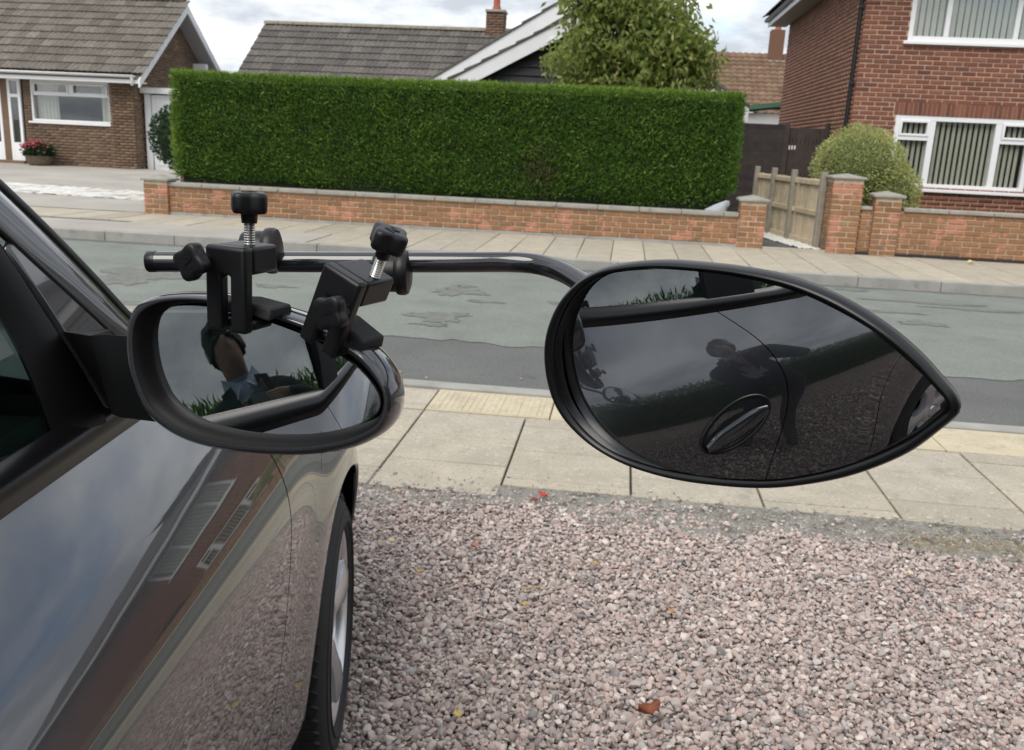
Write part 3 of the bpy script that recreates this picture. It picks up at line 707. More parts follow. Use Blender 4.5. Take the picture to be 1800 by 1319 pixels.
# front gable of the middle house: two barge boards, black weatherboarding
gb = sempty('black_boarded_gable', -1.2, 18.6, .1, 'black weatherboarded gable end with two white barge boards above the hedge', 'gable')
for (dd, s0, z0, sa, za, wd) in ((18.6,-3.95,2.33,-.95,3.93,.30), (20.0,-4.75,2.30,-1.15,4.48,.32)):
    for sg in (1, -1):
        b = MB(SM); e_ = 2*sa - s0
        q0 = (s0 if sg == 1 else e_); 
        b.prism([(q0,dd,z0),(sa,dd,za),(sa,dd,za-wd),(q0,dd,z0-wd)], (0,.04,0)).build('barge_board', M['white_paint'], gb, bev=.006)
        # tiled verge, stepped
        nst = 9
        for k in range(nst):
            u0 = k/nst; u1 = (k+1)/nst
            pa = (q0+(sa-q0)*u0, z0+(za-z0)*u0); pb = (q0+(sa-q0)*u1, z0+(za-z0)*u1)
            MB(SM).prism([(pa[0],dd-.03,pa[1]+.004),(pb[0],dd-.03,pb[1]+.004),(pb[0],dd-.03,pb[1]+.03),(pa[0],dd-.03,pa[1]+.065)], (0,.45,0)).build('verge_tile', M['tile_mid'], gb)
    b = MB(SM)
    b.prism([(s0,dd+.44,z0+.01),(sa,dd+.44,za+.01),(2*sa-s0,dd+.44,z0+.01),(2*sa-s0,dd+.44,z0-.06),(sa,dd+.44,za-.06),(s0,dd+.44,z0-.06)], (0, 2.6,0))
    b.build('roof', M['tile_mid_i'], gb)
z = 1.2
while z < 3.6:
    hw = (3.93-.28-z-.02)/.5333
    if hw > .1:
        b = MB(SM); hw = min(hw, 2.9)
        b.prism([(-.95-hw,18.86,z),(-.95-hw,18.80,z),(-.95-hw,18.84,z+.175),(-.95-hw,18.86,z+.175)], (2*hw,0,0)); b.build('weatherboard', M['black_board'], gb)
    z += .165
box_part('wall', gb, (-3.6,18.87,.1), (1.7,21,2.2), M['black_board'])
MB(SM).box((-1.62,18.5,3.28), (-1.54,18.8,3.36)).build('purlin_end', M['white_paint'], gb, bev=.006)
# ------------------------------------------------------------------ houses far back on the right
bh = sempty('brown_roofed_house', 6, 46, 0, 'distant house with warm brown tiled roof and small chimney', 'house')
rf = slope_slab(bh, 0.6, 9.5, (42.2,3.0), (46,5.75), M['tile_back_i'])
tile_roof(bh, rf, 0.6, 9.5, (42.1,3.05), (46,5.8), M['tile_back_i'], M['tile_back_i'], tw=.30, gauge=.35, nmax=0, rolls=1, amp=.05, n=4)
slope_slab(bh, 0.6, 9.5, (49.8,3.0), (46.003,5.752), M['tile_back_i'], name='rear_roof')
box_part('wall', bh, (.9,42.6,0), (9.2,49.4,3.05), M['brick_left_i'])
box_part('chimney', bh, (6.25,45.6,4.6), (6.85,46.3,6.95), M['brick_chim'])
box_part('flashing', bh, (6.15,45.55,5.15), (6.95,46.0,5.6), M['lead'])
MB(SM).lathe([(.16,6.95),(.13,7.1),(.13,7.4),(.16,7.45)], Matrix.Translation((6.55,45.9,0)), 12).build('chimney_pot', M['terracotta'], bh, smooth=40)
wg = sempty('white_gabled_outbuilding', 2.6, 36, 0, 'white gable of a low building in front of the brown roof', 'building')
MB(SM).prism([(-.6,36,0),(4.6,36,0),(4.6,36,2.9),(2.0,36,4.5),(-.6,36,2.9)], (0,3,0)).build('wall', M['white_paint'], wg)
for sg in (1,-1):
    MB(SM).prism([(2.0,35.9,4.52),(2.0+sg*2.9,35.9,2.72),(2.0+sg*2.9,35.9,2.82),(2.0,35.9,4.62)], (0,3.2,0)).build('roof', M['tile_mid_i'], wg)
sh = sempty('green_trimmed_shed', 3.2, 27, 0, 'white shed with green edge trim on its low roof', 'shed')
box_part('wall', sh, (2.4,27,0), (4.6,29,2.48), M['white_paint'])
MB(SM).prism([(2.2,26.8,2.52),(4.15,26.8,2.80),(4.8,26.8,2.80),(4.8,26.8,2.68),(4.15,26.8,2.68),(2.2,26.8,2.40)], (0,2.4,0)).build('roof', M['green_trim'], sh)
# ------------------------------------------------------------------ two-storey brick house on the right
DH = 16.5; SH0 = 3.72; ZE = 4.62
rh = sempty('two_storey_brick_house', 6, DH, .08, 'two-storey red brick house with white windows and vertical blinds', 'house')
WL = (4.44, 6.66, .95, 2.13); WU = (4.44, 6.95, 3.30, 4.42)
OPS = [WL, WU]
b = MB(SM)
b.box((SH0+.008,DH+.006,.05), (4.44,DH+.25,ZE))
b.box((4.44,DH+.006,.05), (6.66,DH+.25,.95)); b.box((4.44,DH+.006,2.13), (6.66,DH+.25,3.30)); b.box((4.44,DH+.006,4.42), (6.95,DH+.25,ZE))
b.box((6.66,DH+.006,.05), (6.95,DH+.25,3.30)); b.box((6.95,DH+.006,.05), (12,DH+.25,ZE))
b.box((SH0+.008,DH+.25,.05), (SH0+.25,24.2,ZE)); b.box((SH0+.25,24.0,.05), (12,24.2,ZE))
wl = b.build('wall', M['mortar_h'], rh)
SOL = (4.38, 6.72, 2.13, 2.355)
rows = brick_courses(SH0, 12, .09, ZE, OPS+[SOL], 0, .220, .058, .017)
brick_wall(wl, rows, DH, M['brick_house'], M['brick_house_i'], 262, rank=lambda r: (0 if r[0] < 6.75 and .6 < r[2] < 4.1 else 100) + abs(r[2]-2.6)*1.0 + abs(r[0]-4.6)*.8)
x = 4.40; sme = bevbox_mesh('brick', (.065,.09,.215), .004, M['brick_house'], 1)
while x < 6.68:
    piece('brick', sme, wl, WM[wl.name].inverted() @ SM @ Matrix.Translation((x+.033, DH+.045-.004, 2.245))); x += .075
brick_wall(wl, brick_courses(DH+.09, 24.2, .09, ZE, [], 1, .220, .059, .016), SH0, M['brick_side_i'], M['brick_side_i'], 0, side=True)
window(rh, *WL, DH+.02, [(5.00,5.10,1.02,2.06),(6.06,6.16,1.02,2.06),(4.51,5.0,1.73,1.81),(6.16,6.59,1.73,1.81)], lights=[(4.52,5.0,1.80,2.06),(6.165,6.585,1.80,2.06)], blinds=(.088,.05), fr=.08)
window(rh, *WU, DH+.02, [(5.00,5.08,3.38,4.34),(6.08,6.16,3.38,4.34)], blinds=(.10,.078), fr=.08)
# roof: eaves along the side, fascia, gutter, drain pipe
box_part('fascia', rh, (3.28,16.0,ZE-.16), (3.32,24.8,ZE+.02), M['white_paint'], .004)
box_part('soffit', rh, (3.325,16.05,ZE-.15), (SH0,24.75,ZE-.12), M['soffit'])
box_part('fascia', rh, (3.33,16.0,ZE-.16), (12,16.04,ZE+.02), M['white_paint'], .004)
box_part('soffit', rh, (3.33,16.05,ZE-.15), (12,DH,ZE-.12), M['white_paint'])
rf = MB(SM).add([(3.2,15.95,ZE+.03),(12.4,15.95,ZE+.03),(12.4,20.4,ZE+1.7),(6.8,20.4,ZE+1.7),(3.2,24.85,ZE+.03),(12.4,24.85,ZE+.03)],
    [(0,1,2,3),(0,3,4),(4,3,2,5)]).build('roof', M['tile_mid_i'], rh, fix=False)
tile_roof(rh, rf, 15.95, 24.85, (3.17,ZE+.04), (6.8,ZE+1.72), M['tile_mid'], M['tile_mid_i'], nmax=30, along='d', rank=lambda s, v: v+s*.01,
    clip=lambda s, v: v*.905 < min(s-15.7, 24.95-s)*.83+.3)
b = MB(SM); b.grid([[(3.24+.055*math.cos(a), d, ZE+.0+.055*math.sin(a)) for a in np.linspace(math.pi, 2*math.pi, 9)] for d in (15.95, 24.85)])
gu = b.build('gutter', M['black_plastic'], rh, smooth=60)
dpx = SH0-.055
MB(SM).tube([(dpx-.33,DH+.12,ZE-.05),(dpx-.33,DH+.12,ZE-.16),(dpx,DH+.12,ZE-.40),(dpx,DH+.12,.1)], .035, 10).build('drain_pipe', M['black_plastic'], rh, smooth=60)
for z in (1.2, 2.6, 3.8): MB(SM).box((dpx-.05,DH+.07,z), (dpx+.05,DH+.17,z+.04)).build('pipe_clip', M['black_plastic'], rh)
# ------------------------------------------------------------------ fences
df = sempty('dark_fence_panel', 2.6, 18.1, .1, 'dark brown fence panel of horizontal boards between the hedge and the gate', 'fence')
z = .14
while z < 1.92:
    me = bevbox_mesh('board', (1.25, .014, .118), .002, M['dark_fence'])
    piece('board', me, df, WM[df.name].inverted() @ SM @ Matrix.Translation((2.30, 18.1, z+.06)) @ Matrix.Rotation(.10, 4, 'X')); z += .105
box_part('post', df, (2.90,18.04,.05), (2.99,18.14,1.98), M['dark_fence'], .004)
dg = sempty('dark_gate', 3.35, 18.1, .1, 'dark brown gate of upright boards beside the house wall', 'gate')
x = 3.0
while x < 3.63:
    me = bevbox_mesh('board', (.068, .018, 1.75), .004, M['dark_fence'])
    piece('board', me, dg, WM[dg.name].inverted() @ SM @ Matrix.Translation((x+.036, 18.10, 1.02+random.uniform(-.004, .004)))); x += .074
for z in (.35, 1.0, 1.62): box_part('rail', dg, (3.0,18.12,z), (3.64,18.15,z+.09), M['dark_fence'])
for z in (.62, 1.50):
    for x in (3.01, 3.06, 3.11): box_part('hinge', dg, (x,18.08,z+random.uniform(-.01,.01)), (x+.025,18.088,z+.07), M['upvc'])
box_part('post', dg, (3.645,18.04,.05), (3.70,18.14,2.0), M['dark_fence'], .004)
pf = sempty('timber_fence', 3.0, 15.6, .1, 'pale close-boarded timber fence with grey posts along the side path', 'fence')
A_ = Vector((2.93, 13.85)); B_ = Vector((2.38, 17.2)); ln = (B_-A_).length; u_ = (B_-A_)/ln; ang = math.atan2(u_.y, u_.x)
def along(t, off, z): return SM @ Matrix.Translation((A_.x+u_.x*t-u_.y*off, A_.y+u_.y*t+u_.x*off, z)) @ Matrix.Rotation(ang, 4, 'Z')
inv = WM[pf.name].inverted()
bm_ = bevbox_mesh('fence_board', (.096, .014, .90), .003, M['pale_fence'])
k = 0; t_ = .05
while t_ < ln:
    zz = .62
    piece('fence_board', bm_, pf, inv @ along(t_, .03, zz+random.uniform(-.006, .006)) @ Matrix.Rotation(random.uniform(-.01, .01), 4, 'Y')); t_ += .099; k += 1
pm_ = bevbox_mesh('post', (.085, .085, 1.12), .008, M['post'])
for t_ in (.02, 1.26, 2.24, 3.19): piece('post', pm_, pf, inv @ along(t_, .075, .62))
rm_ = bevbox_mesh('rail', (ln/3-.08, .035, .07), .004, M['pale_fence'])
for k in range(3):
    for z in (.58, 1.02): piece('rail', rm_, pf, inv @ along((k+.5)*ln/3, .056, z))
gm_ = bevbox_mesh('gravel_board', (ln/3-.08, .03, .10), .004, M['pale_fence'])
for k in range(3): piece('gravel_board', gm_, pf, inv @ along((k+.5)*ln/3, .045, .13))
b = MB(SM); b.grid([[(A_.x+u_.x*t-u_.y*o-.1*(o > .3)*t, A_.y+u_.y*t+u_.x*o, ZF+.012+random.uniform(0, .022)) for t in np.linspace(-.2, ln, 90)] for o in np.linspace(.06, .36, 10)])
b.build('pale_chippings', M['whitestone'], fix=False, kind='stuff', label='pale stone chippings between the timber fence and the path')

# ------------------------------------------------------------------ vegetation
SMA = np.array(SM)[:3, :3]
def unit(a): return a/np.maximum(np.linalg.norm(a, axis=-1, keepdims=True), 1e-9)
def leaf_cloud(name, P, A, Ls, Ws, m, parent, fold=.15, xf=None):
    n = len(P); A = unit(A); rnd = unit(rng.normal(size=(n, 3))); B = unit(np.cross(A, rnd)); Cn = np.cross(A, B)
    Ls = np.broadcast_to(Ls, n)[:, None]; Ws = np.broadcast_to(Ws, n)[:, None]
    mid = P + A*Ls*.45 + Cn*Ws*fold
    V = np.stack([P, mid+B*Ws/2, P+A*Ls+Cn*Ws*fold*-.6, mid-B*Ws/2], 1).reshape(-1, 3)
    if xf is not None: V = V @ xf.T
    F = np.arange(4*n).reshape(-1, 4)
    return fast_mesh(name, V, F, m, parent)
def smooth_noise(s, z, k, seed):
    r = np.random.default_rng(seed); o = np.zeros_like(s)
    for i in range(6):
        a = r.uniform(-1, 1, 2)*k*(1+i*.6); o += np.sin(a[0]*s + a[1]*z + r.uniform(0, 6))/(1+i*.5)
    return o/2.5
hs0, hs1, hd0, hd1, hz0, hz1 = -6.98, 1.60, 13.86, 15.05, .64, 2.20
hg = sempty('clipped_conifer_hedge', -2.7, 14.4, .1, 'tall dense dark green clipped conifer hedge above the brick wall', 'hedge')
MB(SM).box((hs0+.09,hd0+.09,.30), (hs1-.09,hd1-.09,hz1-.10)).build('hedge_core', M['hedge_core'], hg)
def hedge_face(n, which):
    if which == 'front':
        s = rng.uniform(hs0, hs1, n); z = rng.uniform(hz0-.12, hz1, n)
        lowcut = hz0 - .03 + .06*smooth_noise(s, z*0, 5, 3) + np.clip((s-1.15)*.55, 0, .3)
        keep = z > lowcut-.04*rng.random(n); s = s[keep]; z = z[keep]
        d = hd0 + .05*smooth_noise(s, z, 4, 5) + rng.uniform(-.035, .09, len(s)) + np.clip(.75-z, 0, 1)*.25
        out = np.c_[np.zeros(len(s)), -np.ones(len(s)), np.zeros(len(s))]
    elif which == 'top':
        s = rng.uniform(hs0, hs1, n); d = rng.uniform(hd0-.01, hd1, n); z = hz1 + .03*smooth_noise(s, d, 3, 8) + rng.uniform(-.08, .0, n)
        return np.c_[s, d, z], np.c_[rng.normal(0, .35, n), rng.normal(-.1, .3, n), np.ones(n)]
    else:
        sx = hs0 if which == 'left' else hs1; sg = -1 if which == 'left' else 1
        d = rng.uniform(hd0, hd1, n); z = rng.uniform(hz0 if sg < 0 else hz0+.2, hz1, n)
        s = sx + sg*(.03*smooth_noise(d, z, 5, 9) + rng.uniform(-.09, .03, n)); out = np.c_[np.full(n, sg*1.0), np.zeros(n), np.zeros(n)]
    n = len(s)
    A = out*.55 + np.c_[rng.normal(0, .55, n), rng.normal(0, .25, n), rng.normal(.45, .45, n)]
    return np.c_[s, d, z], A
for w_, n_ in (('front', 70000), ('right', 6000)):
    P, A = hedge_face(n_, w_); n = len(P)
    o = leaf_cloud('foliage', P, A, rng.uniform(.035, .08, n), rng.uniform(.010, .019, n), M['hedge'], hg, xf=SMA)
P, A = hedge_face(9000, 'left'); n = len(P); leaf_cloud('foliage', P, A, rng.uniform(.04, .085, n), rng.uniform(.010, .02, n), M['hedge_top'], hg, xf=SMA)  # sunlit look of the left end put into the lighter leaf colour
P, A = hedge_face(26000, 'top'); n = len(P); leaf_cloud('top_growth', P, A, rng.uniform(.05, .10, n), rng.uniform(.008, .016, n), M['hedge_top'], hg, xf=SMA)
# lighter tufts scattered over the front
P, A = hedge_face(13000, 'front'); q = smooth_noise(P[:, 0], P[:, 2], 6, 21) + rng.normal(0, .5, len(P)) > .35; P = P[q]; A = A[q]; n = len(P); P[:, 1] -= .03; leaf_cloud('new_tips', P, A, rng.uniform(.05, .10, n), rng.uniform(.010, .02, n), M['hedge_top'], hg, xf=SMA)
M['dead'] = leafmat('dead hedge twigs', [(.07,.05,.03),(.10,.07,.045),(.05,.04,.025)], .1)
n = 420; P = np.c_[rng.normal(-1.25, .16, n), np.full(n, hd0-.05)+rng.uniform(-.02, .05, n), rng.normal(1.05, .20, n)]; leaf_cloud('dead_patch', P, np.c_[rng.normal(0, .6, n), rng.normal(-.3, .3, n), rng.normal(.1, .6, n)], rng.uniform(.04, .10, n), .010, M['dead'], hg, xf=SMA)['kind'] = 'stuff'
# bare stems at the foot
for k in range(11):
    s = hs0+.5+.75*k+random.uniform(-.1, .1)
    MB(SM).tube([(s,14.2,.05),(s+.03,14.22,.5),(s-.02,14.25,1.2)], [.045,.04,.03], 7).build('stem', M['bark'], hg, smooth=60)
sk = empty('bag_behind_wall', sw(1.42, 13.72, .5), -TH, 'pale grey plastic sack poking up behind the wall end', 'sack')
b = MB(SM); lp = []
for (z, r, ox) in ((.44,1,-.06),(.56,1,-.04),(.62,.75,0),(.67,.42,.06),(.705,.12,.10)):
    lp.append([(1.42+ox+r*.15*math.cos(a)*(1+.22*math.sin(3*a+z*20)), 13.74+r*.06*math.sin(a), z+.015*math.sin(3*a+z*9)) for a in np.linspace(0, 2*math.pi, 12, endpoint=False)])
b.loops(lp, True); b.build('sack', M['lead'], sk, smooth=40)

def tree(root, base, stems, crown, nleaf, m, Ls, Ws, droop, seed, clump=60, spread=.22):
    """stems: list of polylines with radii (street coords); crown: list of (s,d,z,rs,rd,rz) ellipsoids"""
    r = np.random.default_rng(seed); tips = []
    for k, (pts, rr) in enumerate(stems):
        MB(SM).tube(pts, rr, 8).build('trunk' if k == 0 else 'limb', M['bark'], root, smooth=60)
    P = []; tot = sum(e[3]*e[4]*e[5] for e in crown)
    tw = MB(SM)
    for e in crown:
        nc = max(4, int(nleaf/clump*e[3]*e[4]*e[5]/tot))
        u = unit(r.normal(size=(nc, 3))); q = u*(r.random((nc, 1))**.40); c = np.array(e[:3]) + q*np.array(e[3:6])
        near = [min((Vector(p) for pts, _ in stems for p in pts), key=lambda v: (v-Vector(cc)).length) for cc in c]
        for cc, nn in list(zip(c, near))[::2]:
            v = Vector(cc); mid = (v+nn)/2 + Vector((0, 0, .06))
            tw.tube([nn, mid, v], [.012,.008,.004], 4, cap=False)
        for cc in c: P.append(cc + r.normal(0, spread, (clump, 3))*np.array([1, 1, .8]))
    tw.build('twigs', M['bark'], root)
    P = np.concatenate(P); n = len(P)
    A = np.c_[r.normal(0, .6, n), r.normal(0, .6, n), -droop + r.normal(0, .35, n)]
    leaf_cloud('crown', P, A, r.uniform(*Ls, n), r.uniform(*Ws, n), m, root, xf=SMA)
tr = sempty('leafy_tree', .2, 17.0, .1, 'bushy green tree with drooping pointed leaves behind the hedge', 'tree')
tree(tr, None, [([(.1,17,.1),(.12,17,1.2),(.05,17,2.2),(.1,17,3.2)],[.10,.085,.06,.03]), ([(.12,17,1.4),(.5,17,2.3),(.95,17,3.0)],[.06,.045,.02]), ([(.08,17,1.3),(-.5,16.9,2.2),(-1.0,16.9,3.2),(-1.1,16.9,3.7)],[.06,.05,.035,.02]), ([(.05,17,2.2),(.35,17.1,2.9),(.5,17.1,3.8)],[.05,.03,.02])],
    [(-.98,17,2.95,.50,.7,.85),(-.15,17,3.15,.85,.9,1.25),(.55,17,2.95,.72,.9,1.15),(1.05,17,2.75,.42,.6,.5),(-.55,17,4.0,.7,.8,.6)], 16500, M['tree_leaf'], (.09,.16), (.045,.07), .65, 4, clump=26, spread=.14)
rb_ = sempty('rounded_variegated_bush', 3.75, 15.0, .1, 'rounded pale green variegated bush behind the gate pillar', 'bush')
MB(SM).tube([(3.7,15,.1),(3.72,15,.5),(3.7,15,1.0)], [.05,.045,.03], 7).build('trunk', M['bark'], rb_, smooth=60)
def ell_shell(n, c, R, lo=.78, hi=1.03, zmin=None):
    u = unit(rng.normal(size=(n, 3))); k = rng.uniform(lo, hi, n)*(1+.06*smooth_noise(u[:, 0]*4, u[:, 2]*4, 2.5, 6))
    P = np.array(c) + u*k[:, None]*np.array(R); A = u + rng.normal(0, .45, (n, 3)) + np.array([0, 0, .2])
    if zmin is not None:
        q = P[:, 2] > zmin; P = P[q]; A = A[q]
    return P, A
def ell_core(root, c, R, m):
    b = MB(SM); b.lathe([(R[0]*math.sin(a), -R[2]*math.cos(a)) for a in np.linspace(.05, math.pi-.05, 10)], Matrix.Translation(c) @ Matrix.Diagonal((1, R[1]/R[0], 1, 1)), 14); b.build('foliage_core', m, root, smooth=180)
M['bush_core'] = mat('bush core', (.07,.09,.03), .95, var=.4, vscale=20)
for c, R, n in (((3.58,15,1.22), (.68,.6,.68), 11000), ((4.02,15,.85), (.52,.5,.58), 7000)):
    P, A = ell_shell(n, c, R, zmin=.2); n = len(P); leaf_cloud('foliage', P, A, rng.uniform(.025, .055, n), rng.uniform(.014, .026, n), M['bush_leaf'], rb_, xf=SMA)
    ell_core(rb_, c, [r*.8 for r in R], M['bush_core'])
lb = sempty('dark_round_shrub', -8.55, 17.0, .15, 'small dark rounded evergreen shrub beside the left end of the hedge', 'bush')
P, A = ell_shell(3500, (-8.42,17,1.2), (.55,.5,.60)); n = len(P); leaf_cloud('foliage', P, A, rng.uniform(.04, .08, n), rng.uniform(.025, .045, n), M['dark_leaf'], lb, xf=SMA)
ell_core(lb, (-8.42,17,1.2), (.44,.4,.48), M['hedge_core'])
MB(SM).tube([(-8.42,17,.12),(-8.42,17,.9)], [.05,.04], 7).build('trunk', M['bark'], lb, smooth=60)
fp = sempty('flower_tub', -15.35, 23.0, ZB, 'tub of pink flowers standing by the bungalow wall', 'plant')
MB(SM).lathe([(.24,0),(.30,.05),(.34,.22),(.36,.24),(.33,.24),(.3,.2),(.02,.19)], Matrix.Translation((-15.35,23.0,ZB)), 20, True).build('tub', M['bark'], fp, smooth=40)
P, A = ell_shell(900, (-15.33,23.0,ZB+.36), (.40,.35,.2), .4); n = len(P); leaf_cloud('foliage', P, A, .09, .06, M['dark_leaf'], fp, xf=SMA)
P, A = ell_shell(260, (-15.42,22.95,ZB+.46), (.36,.33,.16), .6, zmin=ZB+.42); n = len(P); leaf_cloud('blossom', P, A, .055, .055, M['flower'], fp, xf=SMA)
sp_ = sempty('low_dark_shrub', 7.35, 15.6, .1, 'low dark green shrub at the foot of the brick house', 'bush')
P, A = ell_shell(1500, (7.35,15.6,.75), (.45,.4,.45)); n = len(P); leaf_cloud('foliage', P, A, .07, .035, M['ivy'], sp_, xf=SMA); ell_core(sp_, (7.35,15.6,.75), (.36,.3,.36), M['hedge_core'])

# behind the camera (seen in the mirrors, the car paint and the window glass)
bhh = empty('boundary_hedge', (2.3, -2.5, -.03), 0, 'tall shaggy conifer hedge behind the photographer, seen only as a reflection', 'hedge')
def btop(y): return 2.50 + .24*smooth_noise(y, y*0, 1.6, 2) - .30/(1+np.exp(-(y-.2)/.3)) - .4/(1+np.exp((y+4.6)/.3))
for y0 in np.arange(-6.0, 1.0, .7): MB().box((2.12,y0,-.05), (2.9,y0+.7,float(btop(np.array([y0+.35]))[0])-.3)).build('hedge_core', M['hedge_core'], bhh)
n = 25000; y = rng.uniform(-6.0, 1.15, n); z = rng.random(n)*btop(y); x = 2.02 + .12*smooth_noise(y, z, 2, 4) + rng.uniform(-.10, .12, n)
leaf_cloud('foliage', np.c_[x, y, z], np.c_[rng.normal(-.5, .4, n), rng.normal(0, .5, n), rng.normal(.6, .4, n)], rng.uniform(.06, .14, n), rng.uniform(.015, .035, n), M['hedge'], bhh)
n = 9000; y = rng.uniform(-6.0, 1.15, n); x = rng.uniform(2.02, 2.9, n); z = btop(y)+rng.uniform(-.25, .10, n)
leaf_cloud('top_growth', np.c_[x, y, z], np.c_[rng.normal(0, .4, n), rng.normal(0, .4, n), np.ones(n)], rng.uniform(.05, .13, n), rng.uniform(.012, .03, n), M['hedge_top'], bhh)
wgx = empty('white_boarded_garage', (2.0, -7.5, -.03), 0, 'white boarded garage wall overgrown with ivy, seen only as a reflection', 'garage')
for k in range(20): MB().box((.9+.15*k,-7.5,-.03), (.9+.15*k+.138,-7.46+.002*(k % 2),2.3)).build('wall_board', M['white_paint'], wgx)
MB().box((.9,-10,-.03), (3.9,-7.52,2.35)).build('wall', M['white_paint'], wgx); MB().box((.8,-10.1,2.352), (4.0,-7.35,2.42)).build('roof', M['lead'], wgx)
iv = empty('ivy', (3.0, -7.3, -.03), 0, 'ivy sprawling over the white garage wall, seen only as a reflection', 'ivy')
n = 3500; x = 2.0+2.0*rng.random(n)**.7; z = 2.6*rng.random(n)**.6*(.55+.45*(x-2)/2)+rng.normal(0, .12, n); q = z > 0
leaf_cloud('foliage', np.c_[x, np.full(n, -7.40)-rng.uniform(-.25, .04, n), z][q], np.c_[rng.normal(0, .6, n), rng.normal(.4, .4, n), rng.normal(-.3, .5, n)][q], .11, .09, M['ivy'], iv)
nh = empty('neighbouring_house', (12, -4, -.03), 0, 'neighbouring brick house with tiled roof, seen only as a reflection', 'house')
MB().box((9,-10,-.05), (17,-1.2,2.6)).build('wall', M['brick_left_i'], nh)
MB().prism([(8.6,-10.4,2.6),(8.6,-.8,2.6),(8.6,-5.6,5.2)], (9,0,0)).build('roof', M['tile_mid_i'], nh)

# ------------------------------------------------------------------ gravel
def near_frame(s, d): return SM @ Vector((s, d, 0))
MB(SM).add([(-9,-14,-.034),(9,-14,-.034),(9,3.9,-.034),(-9,3.9,-.034)], [(0,1,2,3)]).build('gravel_bed', M['soil'], fix=False, kind='structure')
b = MB(SM); rows = []
for d in np.linspace(3.22, 3.60, 14):
    rows.append([(s, d+.02*math.sin(s*7+d*9), -.030 + .024*max(0, min(1, (d-3.24+.06*math.sin(s*5)+.04*math.sin(s*13+2))/.1)) + random.uniform(-.006, .007)) for s in np.linspace(-4, 5, 620)])
b.grid(rows); b.build('concrete_edging', M['edging'], smooth=180, fix=False, kind='structure')
stones = bpy.data.collections.new('stone_shapes')
for k in range(14):
    bm = bmesh.new(); bmesh.ops.create_icosphere(bm, subdivisions=2, radius=.5); rr = np.random.default_rng(k+40)
    sc = np.array([1, rr.uniform(.62, .95), rr.uniform(.42, .7)])
    planes = [(unit(rr.normal(size=3)), rr.uniform(.27, .42)) for _ in range(11)]
    for v in bm.verts:
        p = np.array(v.co)
        for nn, h in planes:
            e_ = p @ nn - h
            if e_ > 0: p = p - nn*e_*.94
        p = p*sc; v.co = Vector(p)
    me = bpy.data.meshes.new('stone_shape'); bm.to_mesh(me); bm.free(); me.materials.append(M['stone'])
    me.polygons.foreach_set('use_smooth', [True]*len(me.polygons)); me.set_sharp_from_angle(angle=rad(27))
    stones.objects.link(bpy.data.objects.new('stone_shape', me))
def scatter_gravel():
    P = []
    def layer(x0, x1, y0, y1, cell, z, n=1.0):
        gx = np.arange(x0, x1, cell); gy = np.arange(y0, y1, cell); X, Y = np.meshgrid(gx, gy)
        X = X.ravel()+rng.uniform(-.45, .45, X.size)*cell; Y = Y.ravel()+rng.uniform(-.45, .45, Y.size)*cell
        k = rng.random(X.size) < n
        return np.c_[X, Y, np.full(X.size, z)+rng.uniform(-.004, .004, X.size)][k]
    A = np.concatenate([layer(-1.1, 2.75, .9, 3.9, .0138, -.026), layer(-1.1, 2.75, .9, 3.9, .0148, -.015), layer(-1.1, 2.75, .9, 3.9, .0205, -.006, .8)])
    B = np.concatenate([layer(-1.6, 3.3, -3.5, .9, .026, -.022), layer(-1.6, 3.3, -3.5, .9, .028, -.010)])
    # ragged edge towards the pavement, loose stones beyond it
    d = A[:, 0]*math.sin(TH) + A[:, 1]*math.cos(TH); s = A[:, 0]*math.cos(TH) - A[:, 1]*math.sin(TH)
    edge = 3.455 - .050/(1+np.exp(-(s-.15)/.12)) + .05*np.sin(s*3.1+1) + .035*np.sin(s*8.3) + .02*np.sin(s*19) - .03*np.exp(-((s-1.35)/.5)**2) + .06*np.exp(-((s+.7)/.35)**2)
    soft = rng.exponential(.035, len(d))
    A = A[d < edge - .02 + soft*(rng.random(len(d)) < .35)]
    k = 120; s = rng.uniform(-1.3, 2.2, k)*np.where(rng.random(k) < .45, .5, 1)-.1; d = 3.44 + rng.exponential(.06, k); d = np.minimum(d, 4.3)
    Cx = np.c_[s*math.cos(TH)+d*math.sin(TH), -s*math.sin(TH)+d*math.cos(TH), np.full(k, .004)]
    k = 46; s = rng.uniform(-2.5, 3.5, k); d = 5.16 + rng.exponential(.12, k)
    Dx = np.c_[s*math.cos(TH)+d*math.sin(TH), -s*math.sin(TH)+d*math.cos(TH), np.full(k, ZR+.006)]
    k = 1500; s = rng.uniform(-1.4, 2.4, k); d = 3.36 + np.abs(rng.normal(0, .12, k)); q = d < 3.80; s = s[q]; d = d[q]
    Ex = np.c_[s*math.cos(TH)+d*math.sin(TH), -s*math.sin(TH)+d*math.cos(TH), np.where(d < 3.56, -.004, .003)]
    return np.concatenate([A, B, Cx, Dx, Ex]), (len(A)+len(B), len(Ex))
P, nmain = scatter_gravel(); n = len(P)
me = bpy.data.meshes.new('gravel'); me.vertices.add(n); me.vertices.foreach_set('co', P.ravel())
size = np.clip(rng.lognormal(math.log(.0188), .30, n), .011, .040); size[nmain[0]:] *= .95; size[-nmain[1]:] = rng.uniform(.004, .013, nmain[1])
rot = np.c_[rng.normal(0, .55, n), rng.normal(0, .55, n), rng.uniform(0, 6.28, n)]
a_ = me.attributes.new('size', 'FLOAT', 'POINT'); a_.data.foreach_set('value', size)
a_ = me.attributes.new('turn', 'FLOAT_VECTOR', 'POINT'); a_.data.foreach_set('vector', rot.ravel())
a_ = me.attributes.new('pick', 'INT', 'POINT'); a_.data.foreach_set('value', rng.integers(0, 14, n).astype(np.int32))
me.update()
gravel = bpy.data.objects.new('gravel', me); reg(gravel); tag(gravel, 'loose pinkish-grey gravel covering the drive beside the car', None, None, 'stuff')
